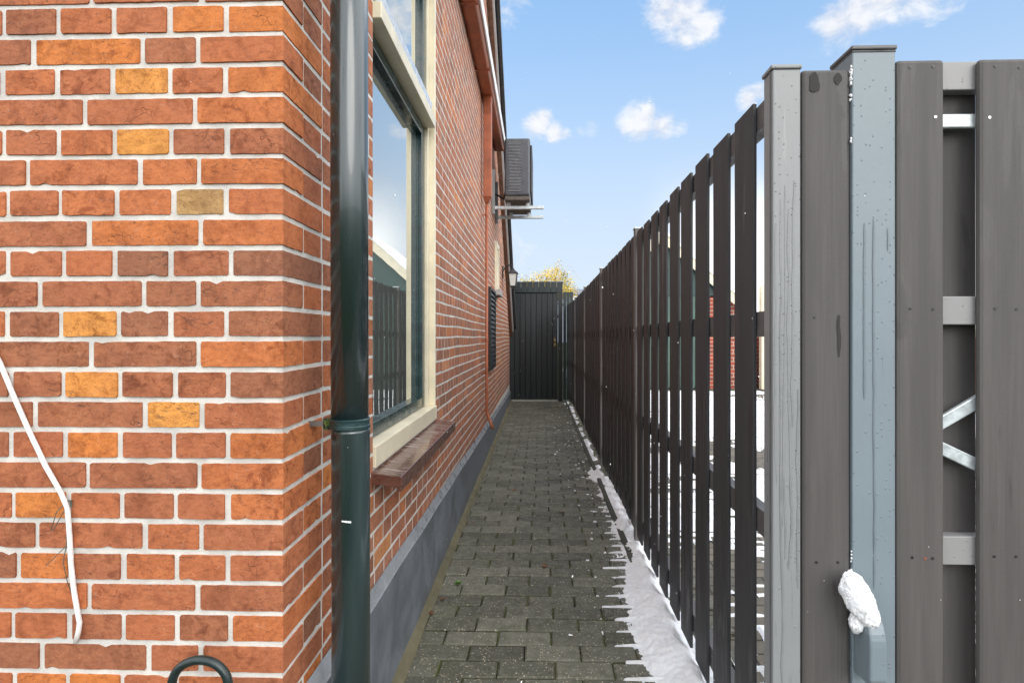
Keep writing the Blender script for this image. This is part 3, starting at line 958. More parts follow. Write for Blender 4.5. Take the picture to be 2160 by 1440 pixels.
for yy, pxr in ((ya + .14, 1147), (ya + .66, 1146)):
    bz = uB - .085
    m_ = MB()
    m_.box(wx(yy) + .035, at_y(pxr, 430, yy).x, yy - .02, yy + .02, bz - .035, bz)
    for xx in (uL + .04, uR - .03):
        m_.box(xx - .02, xx + .02, yy - .018, yy + .018, bz, uB - .044)
    brk = m_.build('support_arm', GALV, ac, bevel=.003)
    m_ = MB(); m_.box(wx(yy) + .004, wx(yy) + .036, yy - .022, yy + .022, bz - .09, bz + .42); m_.build('wall_rail', STEELPOST, brk, bevel=.002)
m_ = MB()
m_.tube([(wx(ya + .3) + .02, ya + .3, uB + .1), (uL - .02, ya + .22, uB + .02), (uL + .01, ya + .1, uB + .10), (uL + .02, ya + .06, uB + .2)], .012, 8)
m_.build('hose', ACDARK, ac, smooth=True)

# ------------------------------------------------------------------ wall lantern
lp = at_w(1082, 590, .16)
ln = empty('wall_lantern', (wx(lp.y), lp.y, lp.z), 'small black iron lantern on the side wall near the far gate', 'lantern')
lx, ly, lz = lp.x, lp.y, lp.z
m_ = MB()
m_.box(wx(ly) + .004, wx(ly) + .02, ly - .04, ly + .04, lz + .02, lz + .20)
m_.tube([(wx(ly) + .02, ly, lz + .14), (wx(ly) + .07, ly, lz + .21), (lx - .02, ly, lz + .22), (lx, ly, lz + .17)], .009, 8)
m_.build('bracket', IRON, ln, smooth=False)
m_ = MB()
def sq(h, s): return [(lx - s, ly - s, h), (lx + s, ly - s, h), (lx + s, ly + s, h), (lx - s, ly + s, h)]
rings = [sq(lz + .17, .012), sq(lz + .14, .03), sq(lz + .10, .075), sq(lz + .09, .078)]
for A, B in zip(rings, rings[1:]):
    m_.add(A + B, [(i, (i + 1) % 4, 4 + (i + 1) % 4, 4 + i) for i in range(4)])
m_.add(rings[-1], [(0, 1, 2, 3)])
m_.build('lantern_cap', IRON, ln)
m_ = MB()
for sx in (-1, 1):
    for sy in (-1, 1):
        m_.bar((lx + sx * .062, ly + sy * .062, lz + .09), (lx + sx * .042, ly + sy * .042, lz - .09), .009, .009)
m_.box(lx - .046, lx + .046, ly - .046, ly + .046, lz - .105, lz - .09); m_.box(lx - .02, lx + .02, ly - .02, ly + .02, lz - .135, lz - .105)
m_.build('lantern_cage', IRON, ln)
m_ = MB()
A, B = sq(lz - .088, .040), sq(lz + .088, .059)
m_.add(A + B, [(i, (i + 1) % 4, 4 + (i + 1) % 4, 4 + i) for i in range(4)])
m_.build('lantern_glass', plain('milky_glass', (.62, .64, .60), .2, .05), ln)

# ------------------------------------------------------------------ white rope, black hose, clip and wire on the front wall
def on_front(px, py, off=0.012): return at_y(px, py, CORY - off)
m_ = MB()
pts = [on_front(-420, -40), on_front(-330, 140), on_front(-240, 320), on_front(-160, 480), on_front(-90, 610), on_front(0, 765), on_front(30, 838), on_front(62, 910), on_front(96, 982), on_front(127, 1036), on_front(142, 1070), on_front(147, 1130), on_front(150, 1190), on_front(156, 1245), on_front(164, 1292), on_front(168, 1312), on_front(166, 1328), on_front(160, 1354)]
m_.tube(pts, .0048, 12)
tag(m_.build('rope', ROPE, smooth=True), 'white rope hanging down the front brick wall', 'rope')
cl_ = on_front(146, 1062, .004)
m_ = MB()
m_.tube([on_front(139, 1056, .004), on_front(150, 1056, .012), on_front(150, 1068, .012)], .0022, 8)
m_.tube([on_front(140, 1058, .006), on_front(120, 1078, .02), on_front(107, 1118, .018), on_front(112, 1118, .016), on_front(128, 1090, .012), on_front(140, 1070, .008)], .0008, 6)
m_.tube([on_front(145, 1075, .006), on_front(140, 1150, .012), on_front(133, 1185, .014), on_front(143, 1230, .012), on_front(156, 1262, .008)], .0008, 6)
m_.tube([on_front(140, 1150, .012), on_front(118, 1172, .018), on_front(97, 1193, .022)], .0008, 6)
tag(m_.build('wire_tie', WIRE), 'thin loose wire tied round the white rope', 'wire')
m_ = MB()
ring = []
for i in range(25):
    an = math.pi * i / 24
    ring.append(on_front(422 - 60 * math.cos(an), 1452 - 61 * math.sin(an) ** .85 + 0, .06))
ring = [Vector((q_.x, q_.y, z_)) for q_, z_ in ((on_front(330, 1500, .30), .010), (on_front(338, 1500, .20), .012), (on_front(345, 1500, .12), .06))] + [on_front(352, 1560, .075), on_front(356, 1490, .06)] + ring + [on_front(488, 1480, .06), on_front(496, 1540, .06), on_front(505, 1640, .05)] + [Vector((on_front(512, 1500, .05).x, CORY - .06, .20)), Vector((on_front(520, 1500, .05).x, CORY - .11, .03)), Vector((on_front(540, 1500, .05).x, CORY - .2, .010)), Vector((on_front(640, 1500, .05).x, CORY - .3, .010))]
m_.tube(ring, .0085, 16)
tag(m_.build('garden_hose', HOSE, smooth=True), 'loop of black rubber hose at the foot of the front wall', 'hose')

# ------------------------------------------------------------------ slatted fence along the alley
FX = 0.55
TOP, BOT = 1.812, 0.035


def fxx(y):
    return FX - max(0, y - 4.0) * 0.0056 - max(0, y - 9.2) * 0.028


posts_y = [1.378, 3.352, 5.30, 7.25, 9.20, 10.72]
fence = empty('slatted_fence', (FX, posts_y[0], 0), 'dark brown slatted fence running along the snowy side of the alley', 'fence')
PW, BT, RT = 0.055, 0.011, 0.034
RAILS = [(TOP - .075, TOP - .012), (1.200, 1.265), (0.700, 0.765)]
RAILS = [(1.735, 1.800), (1.200, 1.265), (0.690, 0.755), (0.10, 0.165)]
for i, (a, b) in enumerate(zip(posts_y, posts_y[1:])):
    y0_, y1_ = a + PW + .004, b - .004
    mb_, mr = MB(), MB()
    n = 9 if b - a > 1.7 else 7
    pitch = (y1_ - y0_ - .02) / n
    for j in range(n):
        s_ = y0_ + .072 + j * pitch
        s0, s1 = s_ - .003, s_ + .142
        if i > 0: s0, s1 = s_ - .055, s_ + .097
        if s1 > y1_: s1 = y1_
        dz, dx = R.uniform(-.004, .004), R.uniform(-.0015, .0015)
        mb_.box(fxx(s0) + dx, fxx(s0) + BT + dx, s0, s1, BOT + R.uniform(-.006, .006), TOP + dz)
    if i > 0:
        for j in range(n):
            c0 = y0_ + .012 + j * pitch - pitch * .12
            c0 = max(c0, y0_)
            mb_.box(fxx(c0) + BT + RT + .001, fxx(c0) + BT * 2 + RT + .001, c0, min(c0 + .15, y1_), BOT + R.uniform(-.006, .006), TOP + R.uniform(-.004, .004) - .004)
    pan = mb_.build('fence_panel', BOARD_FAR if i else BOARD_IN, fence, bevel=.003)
    for (c0, c1) in RAILS:
        m_ = MB()
        m_.hexa([(fxx(y0_) + BT + .0005, y0_, c0), (fxx(y0_) + BT + RT, y0_, c0), (fxx(y1_) + BT + RT, y1_, c0), (fxx(y1_) + BT + .0005, y1_, c0),
                 (fxx(y0_) + BT + .0005, y0_, c1), (fxx(y0_) + BT + RT, y0_, c1), (fxx(y1_) + BT + RT, y1_, c1), (fxx(y1_) + BT + .0005, y1_, c1)])
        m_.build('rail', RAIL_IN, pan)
for i, y in enumerate(posts_y[1:-1]):
    x = fxx(y) - .010
    m_ = MB(); m_.box(x, x + .068, y, y + PW, 0, TOP + .018)
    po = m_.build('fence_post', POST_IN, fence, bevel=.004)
    m_ = MB(); m_.box(x - .004, x + .072, y - .004, y + PW + .004, TOP + .0185, TOP + .03); m_.build('post_cap', GALV, po, bevel=.003)
    for z in (TOP - .035, 1.235, 1.18, .72):
        m_ = MB(); m_.tube([(x + .03, y - .003, z), (x + .03, y + .001, z)], .005, 8); m_.build('screw', SCREW_BRIGHT, po)
# end post of the alley fence, then the filler board next to the gate post
pf = at_x(1630, 700, FX - .005)
xr = at_y(1690, 700, pf.y).x
m_ = MB(); m_.box(FX - .005, xr - .001, pf.y, pf.y + .056, 0, at_y(1660, 146, pf.y).z)
po = m_.build('end_post', STEELPOST, fence, bevel=.0035)
end_po = po
ztp = at_y(1660, 146, pf.y).z
m_ = MB(); m_.box(FX - .009, xr + .002, pf.y - .003, pf.y + .06, ztp + .0005, ztp + .011); m_.build('post_cap', STEELPOST, po, bevel=.003)
m_ = MB(); m_.box(FX - .0075, FX - .0055, pf.y + .010, pf.y + .013, 0.02, ztp - .002); m_.build('post_seam', CAP, po)
fy = pf.y + .020
xa, xb = at_y(1690.5, 700, fy).x, at_y(1795, 700, fy).x
fzt = at_y(1740, 146, fy).z
m_ = MB(); m_.box(xa + .001, xb - .0015, fy, fy + .02, .03, fzt)
fb = m_.build('filler_board', BOARD, fence, bevel=.008)
def screw(px, py, y, mat, parent, r=.0033):
    p = at_y(px, py, y)
    s_ = MB(); s_.tube([(p.x, y - .0012, p.z), (p.x, y + .002, p.z)], r, 12); s_.tube([(p.x, y - .0016, p.z), (p.x, y - .001, p.z)], r * .45, 8)
    return s_.build('screw', mat, parent)
for px, py in ((1718, 165), (1768, 162), (1718, 669), (1770, 669), (1722, 1185), (1767, 1185)): screw(px, py, fy, SCREW, fb)

# ------------------------------------------------------------------ gate post with cap and catch
gy = fy - .0045
bx0, bx1 = at_y(1798, 700, gy).x, at_y(1889, 700, gy).x
bzt = at_y(1840, 106, gy).z
gp = empty('gate_post', ((bx0 + bx1) / 2, gy, 0), 'blue grey painted square gate post with a dark cap', 'gate post')
m_ = MB(); m_.box(bx0, bx1, gy, gy + .10, 0, bzt); m_.build('post', BLUEPOST, gp, bevel=.003)
m_ = MB()
m_.box(bx0 - .003, bx1 + .003, gy - .004, gy + .104, bzt + .0005, bzt + .011)
m_.box(bx0 - .0015, bx1 + .0015, gy - .002, gy + .102, bzt - .006, bzt + .0)
m_.build('post_cap', CAP, gp, bevel=.004)
# rounded catch sticking out of the post towards the path
cy1 = gy - .001
cy0 = gy - .072
cx0, cx1 = at_y(1836, 1380, cy0).x, at_y(1872, 1380, cy0).x
zc0, zc1 = at_y(1850, 1452, cy0).z, at_y(1850, 1300, cy0).z
prof = [(cy1, zc0), (cy0 + .012, zc0), (cy0, zc0 + .014)]
for i in range(9):
    an = math.pi / 2 * i / 8
    prof.append((cy0 + (cy1 - cy0) * .75 * (1 - math.cos(an)), zc1 - .07 + .07 * math.sin(an)))
prof.append((cy1, zc1 + .012))
m_ = MB(); m_.prism([(cx0, p_, q_) for p_, q_ in prof], (cx1 - cx0, 0, 0)); m_.build('catch', CATCH, gp, bevel=.005)

# wet runs and stains on the posts and boards, a fraction of a millimetre proud
WET_STEEL = plain('wet_post_paint', (.195, .202, .207), 0.4, 0.1)
WET_BLUE = plain('wet_blue_paint', (.125, .158, .178), 0.4, 0.1)
WET_BOARD = plain('wet_board', (.040, .037, .036), 0.7, 0.1, spec=0.2)
RUNS = [0]
def run(mb, pts, wpx, y, sd=0.0):
    L, Rr = [], []
    RUNS[0] += 1
    y -= .00012 * RUNS[0]
    for i, (px, py) in enumerate(pts):
        ww = wpx * (1 if 0 < i < len(pts) - 1 else .35) * R.uniform(.8, 1.2)
        L.append(at_y(px - ww, py, y)); Rr.append(at_y(px + ww, py, y))
    n_ = len(pts)
    mb.add(L + Rr, [(i, i + 1, n_ + i + 1, n_ + i) for i in range(n_ - 1)])
def wobble(px, a, b, n, amp):
    out_, q_ = [], px
    for i in range(n + 1):
        out_.append((q_, a + (b - a) * i / n)); q_ += R.uniform(-amp, amp)
    return out_
m_ = MB()
for px, a_, b_ in ((1637, 470, 1020), (1646, 420, 1110), (1656, 390, 1180), (1664, 440, 1060), (1675, 380, 900), (1684, 820, 1240), (1650, 620, 1440), (1670, 1000, 1200)):
    run(m_, wobble(px, a_, b_, 22, 1.6), 1.8, pf.y - .0004)
m_.build('wet_run', WET_STEEL, end_po)
m_ = MB()
run(m_, wobble(1824, 470, 842, 24, .5), 2.0, gy - .0004); run(m_, wobble(1843, 460, 1240, 40, .7), 1.7, gy - .0004)
run(m_, wobble(1873, 480, 530, 5, .8), 1.3, gy - .0004)
m_.build('wet_run', WET_BLUE, gp)
m_ = MB(); run(m_, [(1718, 152), (1717, 160), (1718, 170), (1719, 180), (1718, 190), (1717, 194)], 9, fy - .0004); m_.build('wet_stain', WET_BOARD, fb)
m_ = MB(); run(m_, [(1768, 154), (1768, 162), (1768, 170), (1767, 178)], 7, fy - .0004); m_.build('wet_stain', WET_BOARD, fb)
m_ = MB(); run(m_, [(1770, 664), (1769, 676), (1769, 690), (1771, 710), (1771, 730), (1770, 753)], 3.2, fy - .0004); m_.build('wet_stain', WET_BOARD, fb)
m_ = MB(); run(m_, [(1793, 1200), (1784, 1212), (1778, 1226), (1775, 1240)], 6, fy - .0004); m_.build('wet_stain', WET_BOARD, fb)


# ------------------------------------------------------------------ gate of dark boards on grey rails
by = pf.y + .012
gt = empty('slatted_gate', (at_y(1892, 700, by).x, by, 0), 'dark board gate with pale grey rails beside the blue grey post', 'gate')
gtop = at_y(1940, 125, by).z
ex = [(1891.5, 1993), (2066, 2170), (2241, 2343), (2416, 2518), (2591, 2693)]
bw = []
for (pa_, pb_) in ex:
    xa, xb = at_y(pa_, 700, by).x, at_y(pb_, 700, by).x
    m_ = MB(); m_.box(xa, xb, by, by + .018, .03, gtop)
    bw.append(m_.build('board', BOARD, gt, bevel=.010))
ry = by + .0185
rx0, rx1 = at_y(1894, 700, ry).x, at_y(2693, 700, ry).x
for (ta, tb) in ((130, 189.5), (625, 684.5), (1131, 1191)):
    m_ = MB(); m_.box(rx0, rx1, ry, ry + .034, at_y(2030, tb, ry).z, at_y(2030, ta, ry).z); m_.build('rail', RAIL, gt, bevel=.002)
ky = ry + .035
for (pa_, pb_) in ((1955, 2060), (2124, 2234), (2299, 2409), (2474, 2584)):
    m_ = MB(); m_.box(at_y(pa_, 700, ky).x, at_y(pb_, 700, ky).x, ky, ky + .018, .03, at_y(2030, 190, ky).z + .04); m_.build('back_board', BOARD, gt, bevel=.005)
sy = by + .0187
m_ = MB(); m_.box(at_y(1905, 700, sy).x, rx1, sy, sy + .014, at_y(2030, 269, sy).z, at_y(2030, 240, sy).z)
fr_ = m_.build('steel_frame', GALV, gt, bevel=.003)
for (p1_, p2_, th) in (((1915, 931), (2110, 818), .030), ((1915, 912), (2110, 1004), .030)):
    A, B = at_y(p1_[0], p1_[1], sy + .008), at_y(p2_[0], p2_[1], sy + .008)
    m_ = MB(); m_.bar(A, B, .012, th, up=Vector((0, 0, 1))); m_.build('brace', GALV, gt, bevel=.0025)
for px, py, mt_ in ((1919, 142, SCREW), (1968, 141, SCREW), (1973, 247, SCREW_BRIGHT), (1920, 651, SCREW), (1968, 652, SCREW), (1924, 1175, SCREW), (1951, 1177, None), (1967, 1177, SCREW)):
    screw(px, py, by, mt_ or plain('rusty_screw', (.20, .06, .03), .7), bw[0])
for px, py, mt_ in ((2099, 140, SCREW), (2150, 143, SCREW), (2087, 248, SCREW_BRIGHT), (2099, 651, SCREW), (2144, 652, SCREW), (2097, 1173, SCREW), (2143, 1173, SCREW)):
    screw(px, py, by, mt_, bw[1])

# ------------------------------------------------------------------ back gate at the end of the alley
GY = 10.62
gl_, gr_ = at_y(1074, 700, GY).x, at_y(1187, 700, GY).x
zT, zM, zB = at_y(1130, 594, GY).z, at_y(1130, 617, GY).z, at_y(1130, 842, GY).z
bg_ = empty('garden_gate', ((gl_ + gr_) / 2, GY, 0), 'blackish green plank gate closing the far end of the alley', 'gate')
m_ = MB()
nb = 9
xr_ = at_y(1177, 700, GY).x
for i in range(nb):
    a, b = gl_ + (xr_ - gl_) * i / nb, gl_ + (xr_ - gl_) * (i + 1) / nb
    m_.box(a + .003, b - .003, GY + R.uniform(-.003, .003), GY + .03, .03, zM - .012)
m_.box(gl_ + .002, xr_ - .002, GY + .0305, GY + .045, .03, zM + .1)
pn = m_.build('plank_panel', BLACKGREEN, bg_, bevel=.005)
m_ = MB()
for i in range(nb):
    a, b = gl_ + (gr_ - gl_) * i / nb, gl_ + (gr_ - gl_) * (i + 1) / nb
    m_.box(a + .002, b - .002, GY - .02, GY + .03, zM, zT)
m_.build('top_panel', plain('greenish_planks', (.010, .016, .018), .4, .3, 8, stretch=(1, 1, .1)), bg_, bevel=.004)
m_ = MB(); m_.box(xr_ + .002, gr_, GY - .015, GY + .05, 0, zM - .002); m_.build('gate_frame', BLACKGREEN, bg_, bevel=.004)
m_ = MB(); m_.box(gl_, xr_, GY - .06, GY + .03, -.01, .022); m_.build('threshold', CONC, bg_, bevel=.004)
lk = at_y(1170, 722, GY - .01)
m_ = MB(); m_.box(lk.x - .02, lk.x + .02, GY - .012, GY - .004, lk.z - .09, lk.z + .09)
lp_ = m_.build('lock_plate', plain('dark_brass', (.10, .07, .03), .4, metal=.5), bg_, bevel=.004)
m_ = MB(); m_.tube([(lk.x, GY - .045, lk.z + .045), (lk.x, GY - .012, lk.z + .045)], .024, 16); m_.build('knob', BRASS, lp_)
m_ = MB(); m_.tube([(lk.x + .004, GY - .022, lk.z - .035), (lk.x + .004, GY - .012, lk.z - .035)], .026, 16)
m_.build('lock_cylinder', BRASS, lp_)
# low board screen between gate and fence
sl, sr = at_y(1187.5, 700, GY + .1).x, at_y(1209, 700, GY + .1).x
zs_ = at_y(1200, 616, GY + .1).z
m_ = MB()
for i in range(3):
    a, b = sl + (sr - sl) * i / 3, sl + (sr - sl) * (i + 1) / 3
    m_.box(a + .002, b - .002, GY + .08, GY + .105, 0.01, zs_)
tag(m_.build('board_screen', plain('teal_planks', (.017, .030, .031), .5, .3, 8, stretch=(1, 1, .1)), bevel=.003), 'narrow dark teal board screen between the far gate and the fence', 'screen')

# ------------------------------------------------------------------ edging board along the fence foot
m_ = MB()
ea, eb = at_z(1196, 850, .03), at_z(1290, 1070, .03)
pts = []
nE = 40
for i in range(nE + 1):
    s_ = i / nE
    y = 2.7 + 7.7 * s_
    x = eb.x + (ea.x - eb.x) * (y - eb.y) / (ea.y - eb.y) + .008 * noise.noise(Vector((y * .9, 5, 2)))
    pts.append((x, y))
EDGE = pts
for (xa, ya_), (xb, yb_) in zip(pts, pts[1:]):
    m_.hexa([(xa - .016, ya_, -.02), (xa + .016, ya_, -.02), (xb + .016, yb_, -.02), (xb - .016, yb_, -.02), (xa - .015, ya_, .015), (xa + .016, ya_, .019), (xb + .016, yb_, .019), (xb - .015, yb_, .015)])
tag(m_.build('edging_board', EDGING), 'narrow mossy edging board half under snow beside the fence', 'edging')


def edge_x(y):
    return eb.x + (ea.x - eb.x) * (y - eb.y) / (ea.y - eb.y) + .008 * noise.noise(Vector((y * .9, 5, 2)))


# ------------------------------------------------------------------ snow drift along the fence foot
def fbm(x, y, z, o=4):
    return noise.fractal(Vector((x, y, z)), 1.0, 2.0, o)


# left limit of the drift, read off along its length (distance from the path's axis)
lim = [(at_z(px, py, .02).y, at_z(px, py, .02).x) for px, py in ((1405, 1430), (1345, 1300), (1318, 1200), (1300, 1120), (1283, 1060), (1268, 1020), (1240, 960), (1222, 900), (1205, 865))]
lim.sort()


def lim_x(y):
    if y <= lim[0][0]: return lim[0][1] - .02 * (lim[0][0] - y)
    for (a, xa), (b, xb) in zip(lim, lim[1:]):
        if y <= b: return xa + (xb - xa) * (y - a) / (b - a)
    return lim[-1][1]


def snow_h(x, y):
    L = lim_x(y)
    fx = fxx(y)
    amp = 1.0 if y < 3.0 else max(0.62, 1 - (y - 3.0) * .18)
    n_ = fbm(x * 9, y * 9, 1.3)
    big = fbm(x * 1.7, y * 1.7, 5.1, 2)
    gr_ = fbm(x * 48, y * 48, 3.3, 2)
    if y > 2.6:
        q_ = min(1, (y - 2.6) / .8)
        L = L * (1 - q_) + q_ * (edge_x(y) - .008 + .07 * fbm(3.1, y * 1.9, 2.0, 3))
    e = max(0.0, min(1.0, (x - L) / .19 + .40 + n_ * .14 + big * .2 + gr_ * .05))
    ridge = e * e * (3 - 2 * e)
    right = max(0.0, min(1.0, (fx + .06 - x + .02 * n_) / .10))
    right = right * right * (3 - 2 * right)
    if y > 3.3:                                          # further on it breaks up into lumps on the edging board
        br = fbm(x * 3, y * 2.4, 8.8) + .36 - (y - 3.3) * .03
        ridge *= max(0.0, min(1.0, br * 4 + .5))
        right *= max(0.0, min(1.0, (edge_x(y) + .085 + n_ * .04 - x) / .05))
    h = -0.014 + ridge * right * amp * (.062 + .002 * n_ + .006 * big + .0008 * gr_)
    # snow held in the joints, reaching out on to the path
    k = (y - ROW0) / PITCH
    kr = round(k)
    dk = abs(k - kr) * PITCH
    if y < 4.9 and x < L + .2:
        reach = L - max(.02, 1 - max(0, y - 2.4) * .36) * (.13 + .07 * noise.noise(Vector((kr * 3.7, 0, 0))) + .03 * noise.noise(Vector((kr * 9.1, 4, 0))))
        if x > reach:
            f = max(0.0, min(1.0, (x - reach) / .20))
            tip = min(1.0, (x - reach) / .09) ** .8
            wd = (.0046 + .0050 * f + n_ * .0030 + gr_ * .0016) * tip
            dk = abs(k - kr + .012 * n_) * PITCH
            if dk < wd:
                h = max(h, -.0036 + (.0095 + .010 * f) * (1 - (dk / wd) ** 2))
        row = int(math.floor(k))
        if 0 <= row < len(HEADJ) and x > L - (.20 if y < 2.8 else .09):
            dj = min(abs(x - q) for q in HEADJ[row])
            wj = .0075 + .01 * n_ + (x - L) * .02
            if dj < wj and noise.noise(Vector((row * 2.3, round(x * 4.7), 1))) + (x - L) * 1.5 > .0:
                h = max(h, -.0036 + .013 * (1 - (dj / wj) ** 2))
        film = (x - L) / .05 + .62 + n_ * .8 + gr_ * 1.5
        if film > .62: h = max(h, -.003 + .006 * min(1, (film - .62) * 2.0))
    fl = fbm(x * 22, y * 22, 14.0, 2)
    near_joint = max(0, 1 - dk / .012)
    if x > L - .34 and fl + near_joint * .24 + (x - L) * .35 > .70:
        h = max(h, .0035)
    return h


def heightfield(name, x0, x1, y0, y1, dx, dy, fn, growth=0.0):
    xs, ys = [], []
    x = x0
    while x <= x1: xs.append(x); x += dx
    y = y0
    while y <= y1: ys.append(y); y += dy * (1 + growth * (y - y0))
    H = [[fn(x, y) for x in xs] for y in ys]
    keep = {}
    vs, fs = [], []
    def vid(i, j):
        if (i, j) not in keep:
            keep[(i, j)] = len(vs); vs.append((xs[i], ys[j], H[j][i]))
        return keep[(i, j)]
    for j in range(len(ys) - 1):
        for i in range(len(xs) - 1):
            if max(H[j][i], H[j][i + 1], H[j + 1][i], H[j + 1][i + 1]) > -.0038:
                fs.append((vid(i, j), vid(i + 1, j), vid(i + 1, j + 1), vid(i, j + 1)))
    m_ = MB(); m_.add(vs, fs)
    return m_.build(name, SNOW, smooth=True)


GRAIN = MB()
for i in range(15000):                                  # loose grains thinning out from the drift over the wet pavers
    y = 1.3 + 3.6 * R.random() ** 1.3
    x = lim_x(y) + .05 - R.expovariate(1 / .05)
    k_ = (y - ROW0) / PITCH
    if R.random() > .35 + .65 * math.exp(-abs(k_ - round(k_)) / .12): continue
    if fbm(x * 7, y * 7, 9.9, 2) < R.uniform(-.45, .15): continue
    q_ = R.uniform(.0008, .0022)
    a_ = R.uniform(0, 6.28)
    GRAIN.add([(x + q_ * math.cos(a_), y + q_ * math.sin(a_), .0008), (x + q_ * math.cos(a_ + 2.1), y + q_ * math.sin(a_ + 2.1), .0008), (x + q_ * math.cos(a_ + 4.2), y + q_ * math.sin(a_ + 4.2), .0008), (x, y, .0012 + q_)],
              [(0, 1, 3), (1, 2, 3), (2, 0, 3)])
drift = heightfield('snow_drift', -0.10, 0.61, 1.25, 10.4, .0040, .0036, snow_h, .22)
tag(GRAIN.build('snow_grain', SNOW, drift), kind='stuff')
tag(drift, 'white snow drift along the fence foot reaching into the paving joints', 'snow', kind='stuff')


def yard_h(x, y):
    n_ = fbm(x * 3.2, y * 3.2, 2.2)
    big = fbm(x * .6, y * .6, 6.6)
    k = y / .1
    row = math.floor(k)
    dk = abs(k - round(k)) * .1
    kx = (x + (.1 if row % 2 else 0)) / .2
    dj = min(dk, abs(kx - round(kx)) * .2)
    cover = big * 1.1 + n_ * .6 - .22 + max(0, min(.42, (y - 7.0) * .4))
    h = -.016 + .034 * cover + max(0, .02 - dj) * 1.25
    return max(-.02, min(h, .03 + .01 * n_))


tag(heightfield('yard_snow', 0.70, 7.5, 1.6, 12.6, .02, .018, yard_h, .1), 'patchy snow lying on the yard paving behind the fence', 'snow', kind='stuff')


# ------------------------------------------------------------------ snow lump on the catch, bits in the board edges
def lump(cx_, cy_, cz_, rx, ry_, rz, seed, sub=5, amp=.28, tilt=0.0):
    bm = bmesh.new()
    bmesh.ops.create_icosphere(bm, subdivisions=sub, radius=1)
    for v in bm.verts:
        p = v.co.copy()
        f = 1 + amp * .8 * fbm(p.x * 1.6 + seed, p.y * 1.6, p.z * 1.6, 5) + amp * .42 * fbm(p.x * 15 + seed, p.y * 15, p.z * 15, 4)
        p *= f
        p = Vector((p.x * rx, p.y * ry_, p.z * rz))
        v.co = Matrix.Rotation(tilt, 3, 'Y') @ p + Vector((cx_, cy_, cz_))
    vs = [v.co.copy() for v in bm.verts]
    fs = [tuple(v.index for v in f.verts) for f in bm.faces]
    bm.free()
    return vs, fs


p = at_y(1814, 1266, gy - .045)
m_ = MB()
vs, fs = lump(p.x - .001, p.y + .008, p.z + .004, .033, .028, .060, 3.0, 6, .17, math.radians(-24)); m_.add(vs, fs)
q = at_y(1842, 1314, gy - .06)
vs, fs = lump(q.x - .003, q.y + .01, q.z + .012, .019, .022, .026, 8.0, 5, .3); m_.add(vs, fs)
q = at_y(1805, 1318, gy - .03)
vs, fs = lump(q.x, q.y, q.z + .006, .013, .018, .022, 5.0, 5, .3); m_.add(vs, fs)
tag(m_.build('snow_lump', SNOW, smooth=True), 'crusty white snow lump on top of the gate post catch', 'snow lump')
m_ = MB()
for px, y_, lo, hi, n in ((1795.5, fy - .001, 140, 182, 40), (1795.5, fy - .001, 200, 212, 7), (1795.5, fy - .001, 290, 302, 5), (1795.5, fy - .001, 1160, 1215, 12), (2065, by + .012, 140, 205, 44), (2065, by + .012, 232, 275, 34), (2065, by + .012, 632, 690, 34)):
    for i in range(n):
        py = R.uniform(lo, hi)
        c_ = at_y(px, py, y_)
        r = R.uniform(.0010, .0026)
        vs, fs = lump(c_.x + R.uniform(-.0025, .001), y_ + R.uniform(-.003, .002), c_.z, r, r, r * R.uniform(1, 1.8), R.uniform(0, 50), 2, .4)
        m_.add(vs, fs)
for i in range(14):                                     # on the board ends of the near alley panel
    c_ = at_x(1594 if i < 9 else 1541, R.uniform(220, 262) if i < 9 else R.uniform(280, 305), FX + .012)
    r = R.uniform(.002, .004)
    vs, fs = lump(c_.x, c_.y, c_.z, r, r, r * 1.4, R.uniform(0, 50), 2, .4); m_.add(vs, fs)
tag(m_.build('edge_snow', SNOW, smooth=True), 'bits of snow caught in the gaps of the gate and fence boards', 'snow', kind='stuff')

# ------------------------------------------------------------------ weeds and fallen leaves on the path
LEAFG = plain('weed_green', (.10, .22, .03), .6, .3)
LEAFB = plain('brown_leaf', (.16, .06, .02), .7, .4)
def weed(px, py, n, s_, label):
    c_ = at_z(px, py, .003)
    m_ = MB()
    for i in range(n):
        an = R.uniform(0, 6.28); l = s_ * R.uniform(.5, 1); wd = l * .35
        d = Vector((math.cos(an), math.sin(an), R.uniform(.3, 1.0))).normalized()
        sd_ = Vector((-math.sin(an), math.cos(an), 0))
        b_ = c_ + Vector((R.uniform(-s_, s_), R.uniform(-s_, s_), 0)) * .5
        m_.add([b_, b_ + d * l * .5 + sd_ * wd, b_ + d * l, b_ + d * l * .5 - sd_ * wd], [(0, 1, 2, 3)])
    tag(m_.build('weed', LEAFG), label, 'weed')
weed(966, 1230, 40, .018, 'small bright green weed tuft in a paver joint mid path')
weed(848, 1386, 30, .016, 'small green weed at the mossy foot of the plinth')
weed(1075, 1166, 14, .012, 'tiny green sprout in a joint in the middle of the path')
m_ = MB()
for i in range(60):
    if i < 45:
        y = R.uniform(8.6, 10.4); x = R.choice([R.uniform(-.52, -.35), R.uniform(.2, .45), R.uniform(-.5, .4)])
    else:
        y = R.uniform(2, 8); x = R.choice([R.uniform(-.52, -.44), R.uniform(-.4, .2)])
    an, s_ = R.uniform(0, 6.28), R.uniform(.012, .03)
    c_, s2 = math.cos(an) * s_, math.sin(an) * s_
    z = .006
    m_.add([(x - c_, y - s2, z), (x + s2 * .5, y - c_ * .5, z + R.uniform(0, .01)), (x + c_, y + s2, z + R.uniform(0, .01)), (x - s2 * .5, y + c_ * .5, z + .004)], [(0, 1, 2, 3)])
tag(m_.build('fallen_leaves', LEAFB), 'brown fallen leaves scattered on the path by the far gate', 'leaves', kind='stuff')

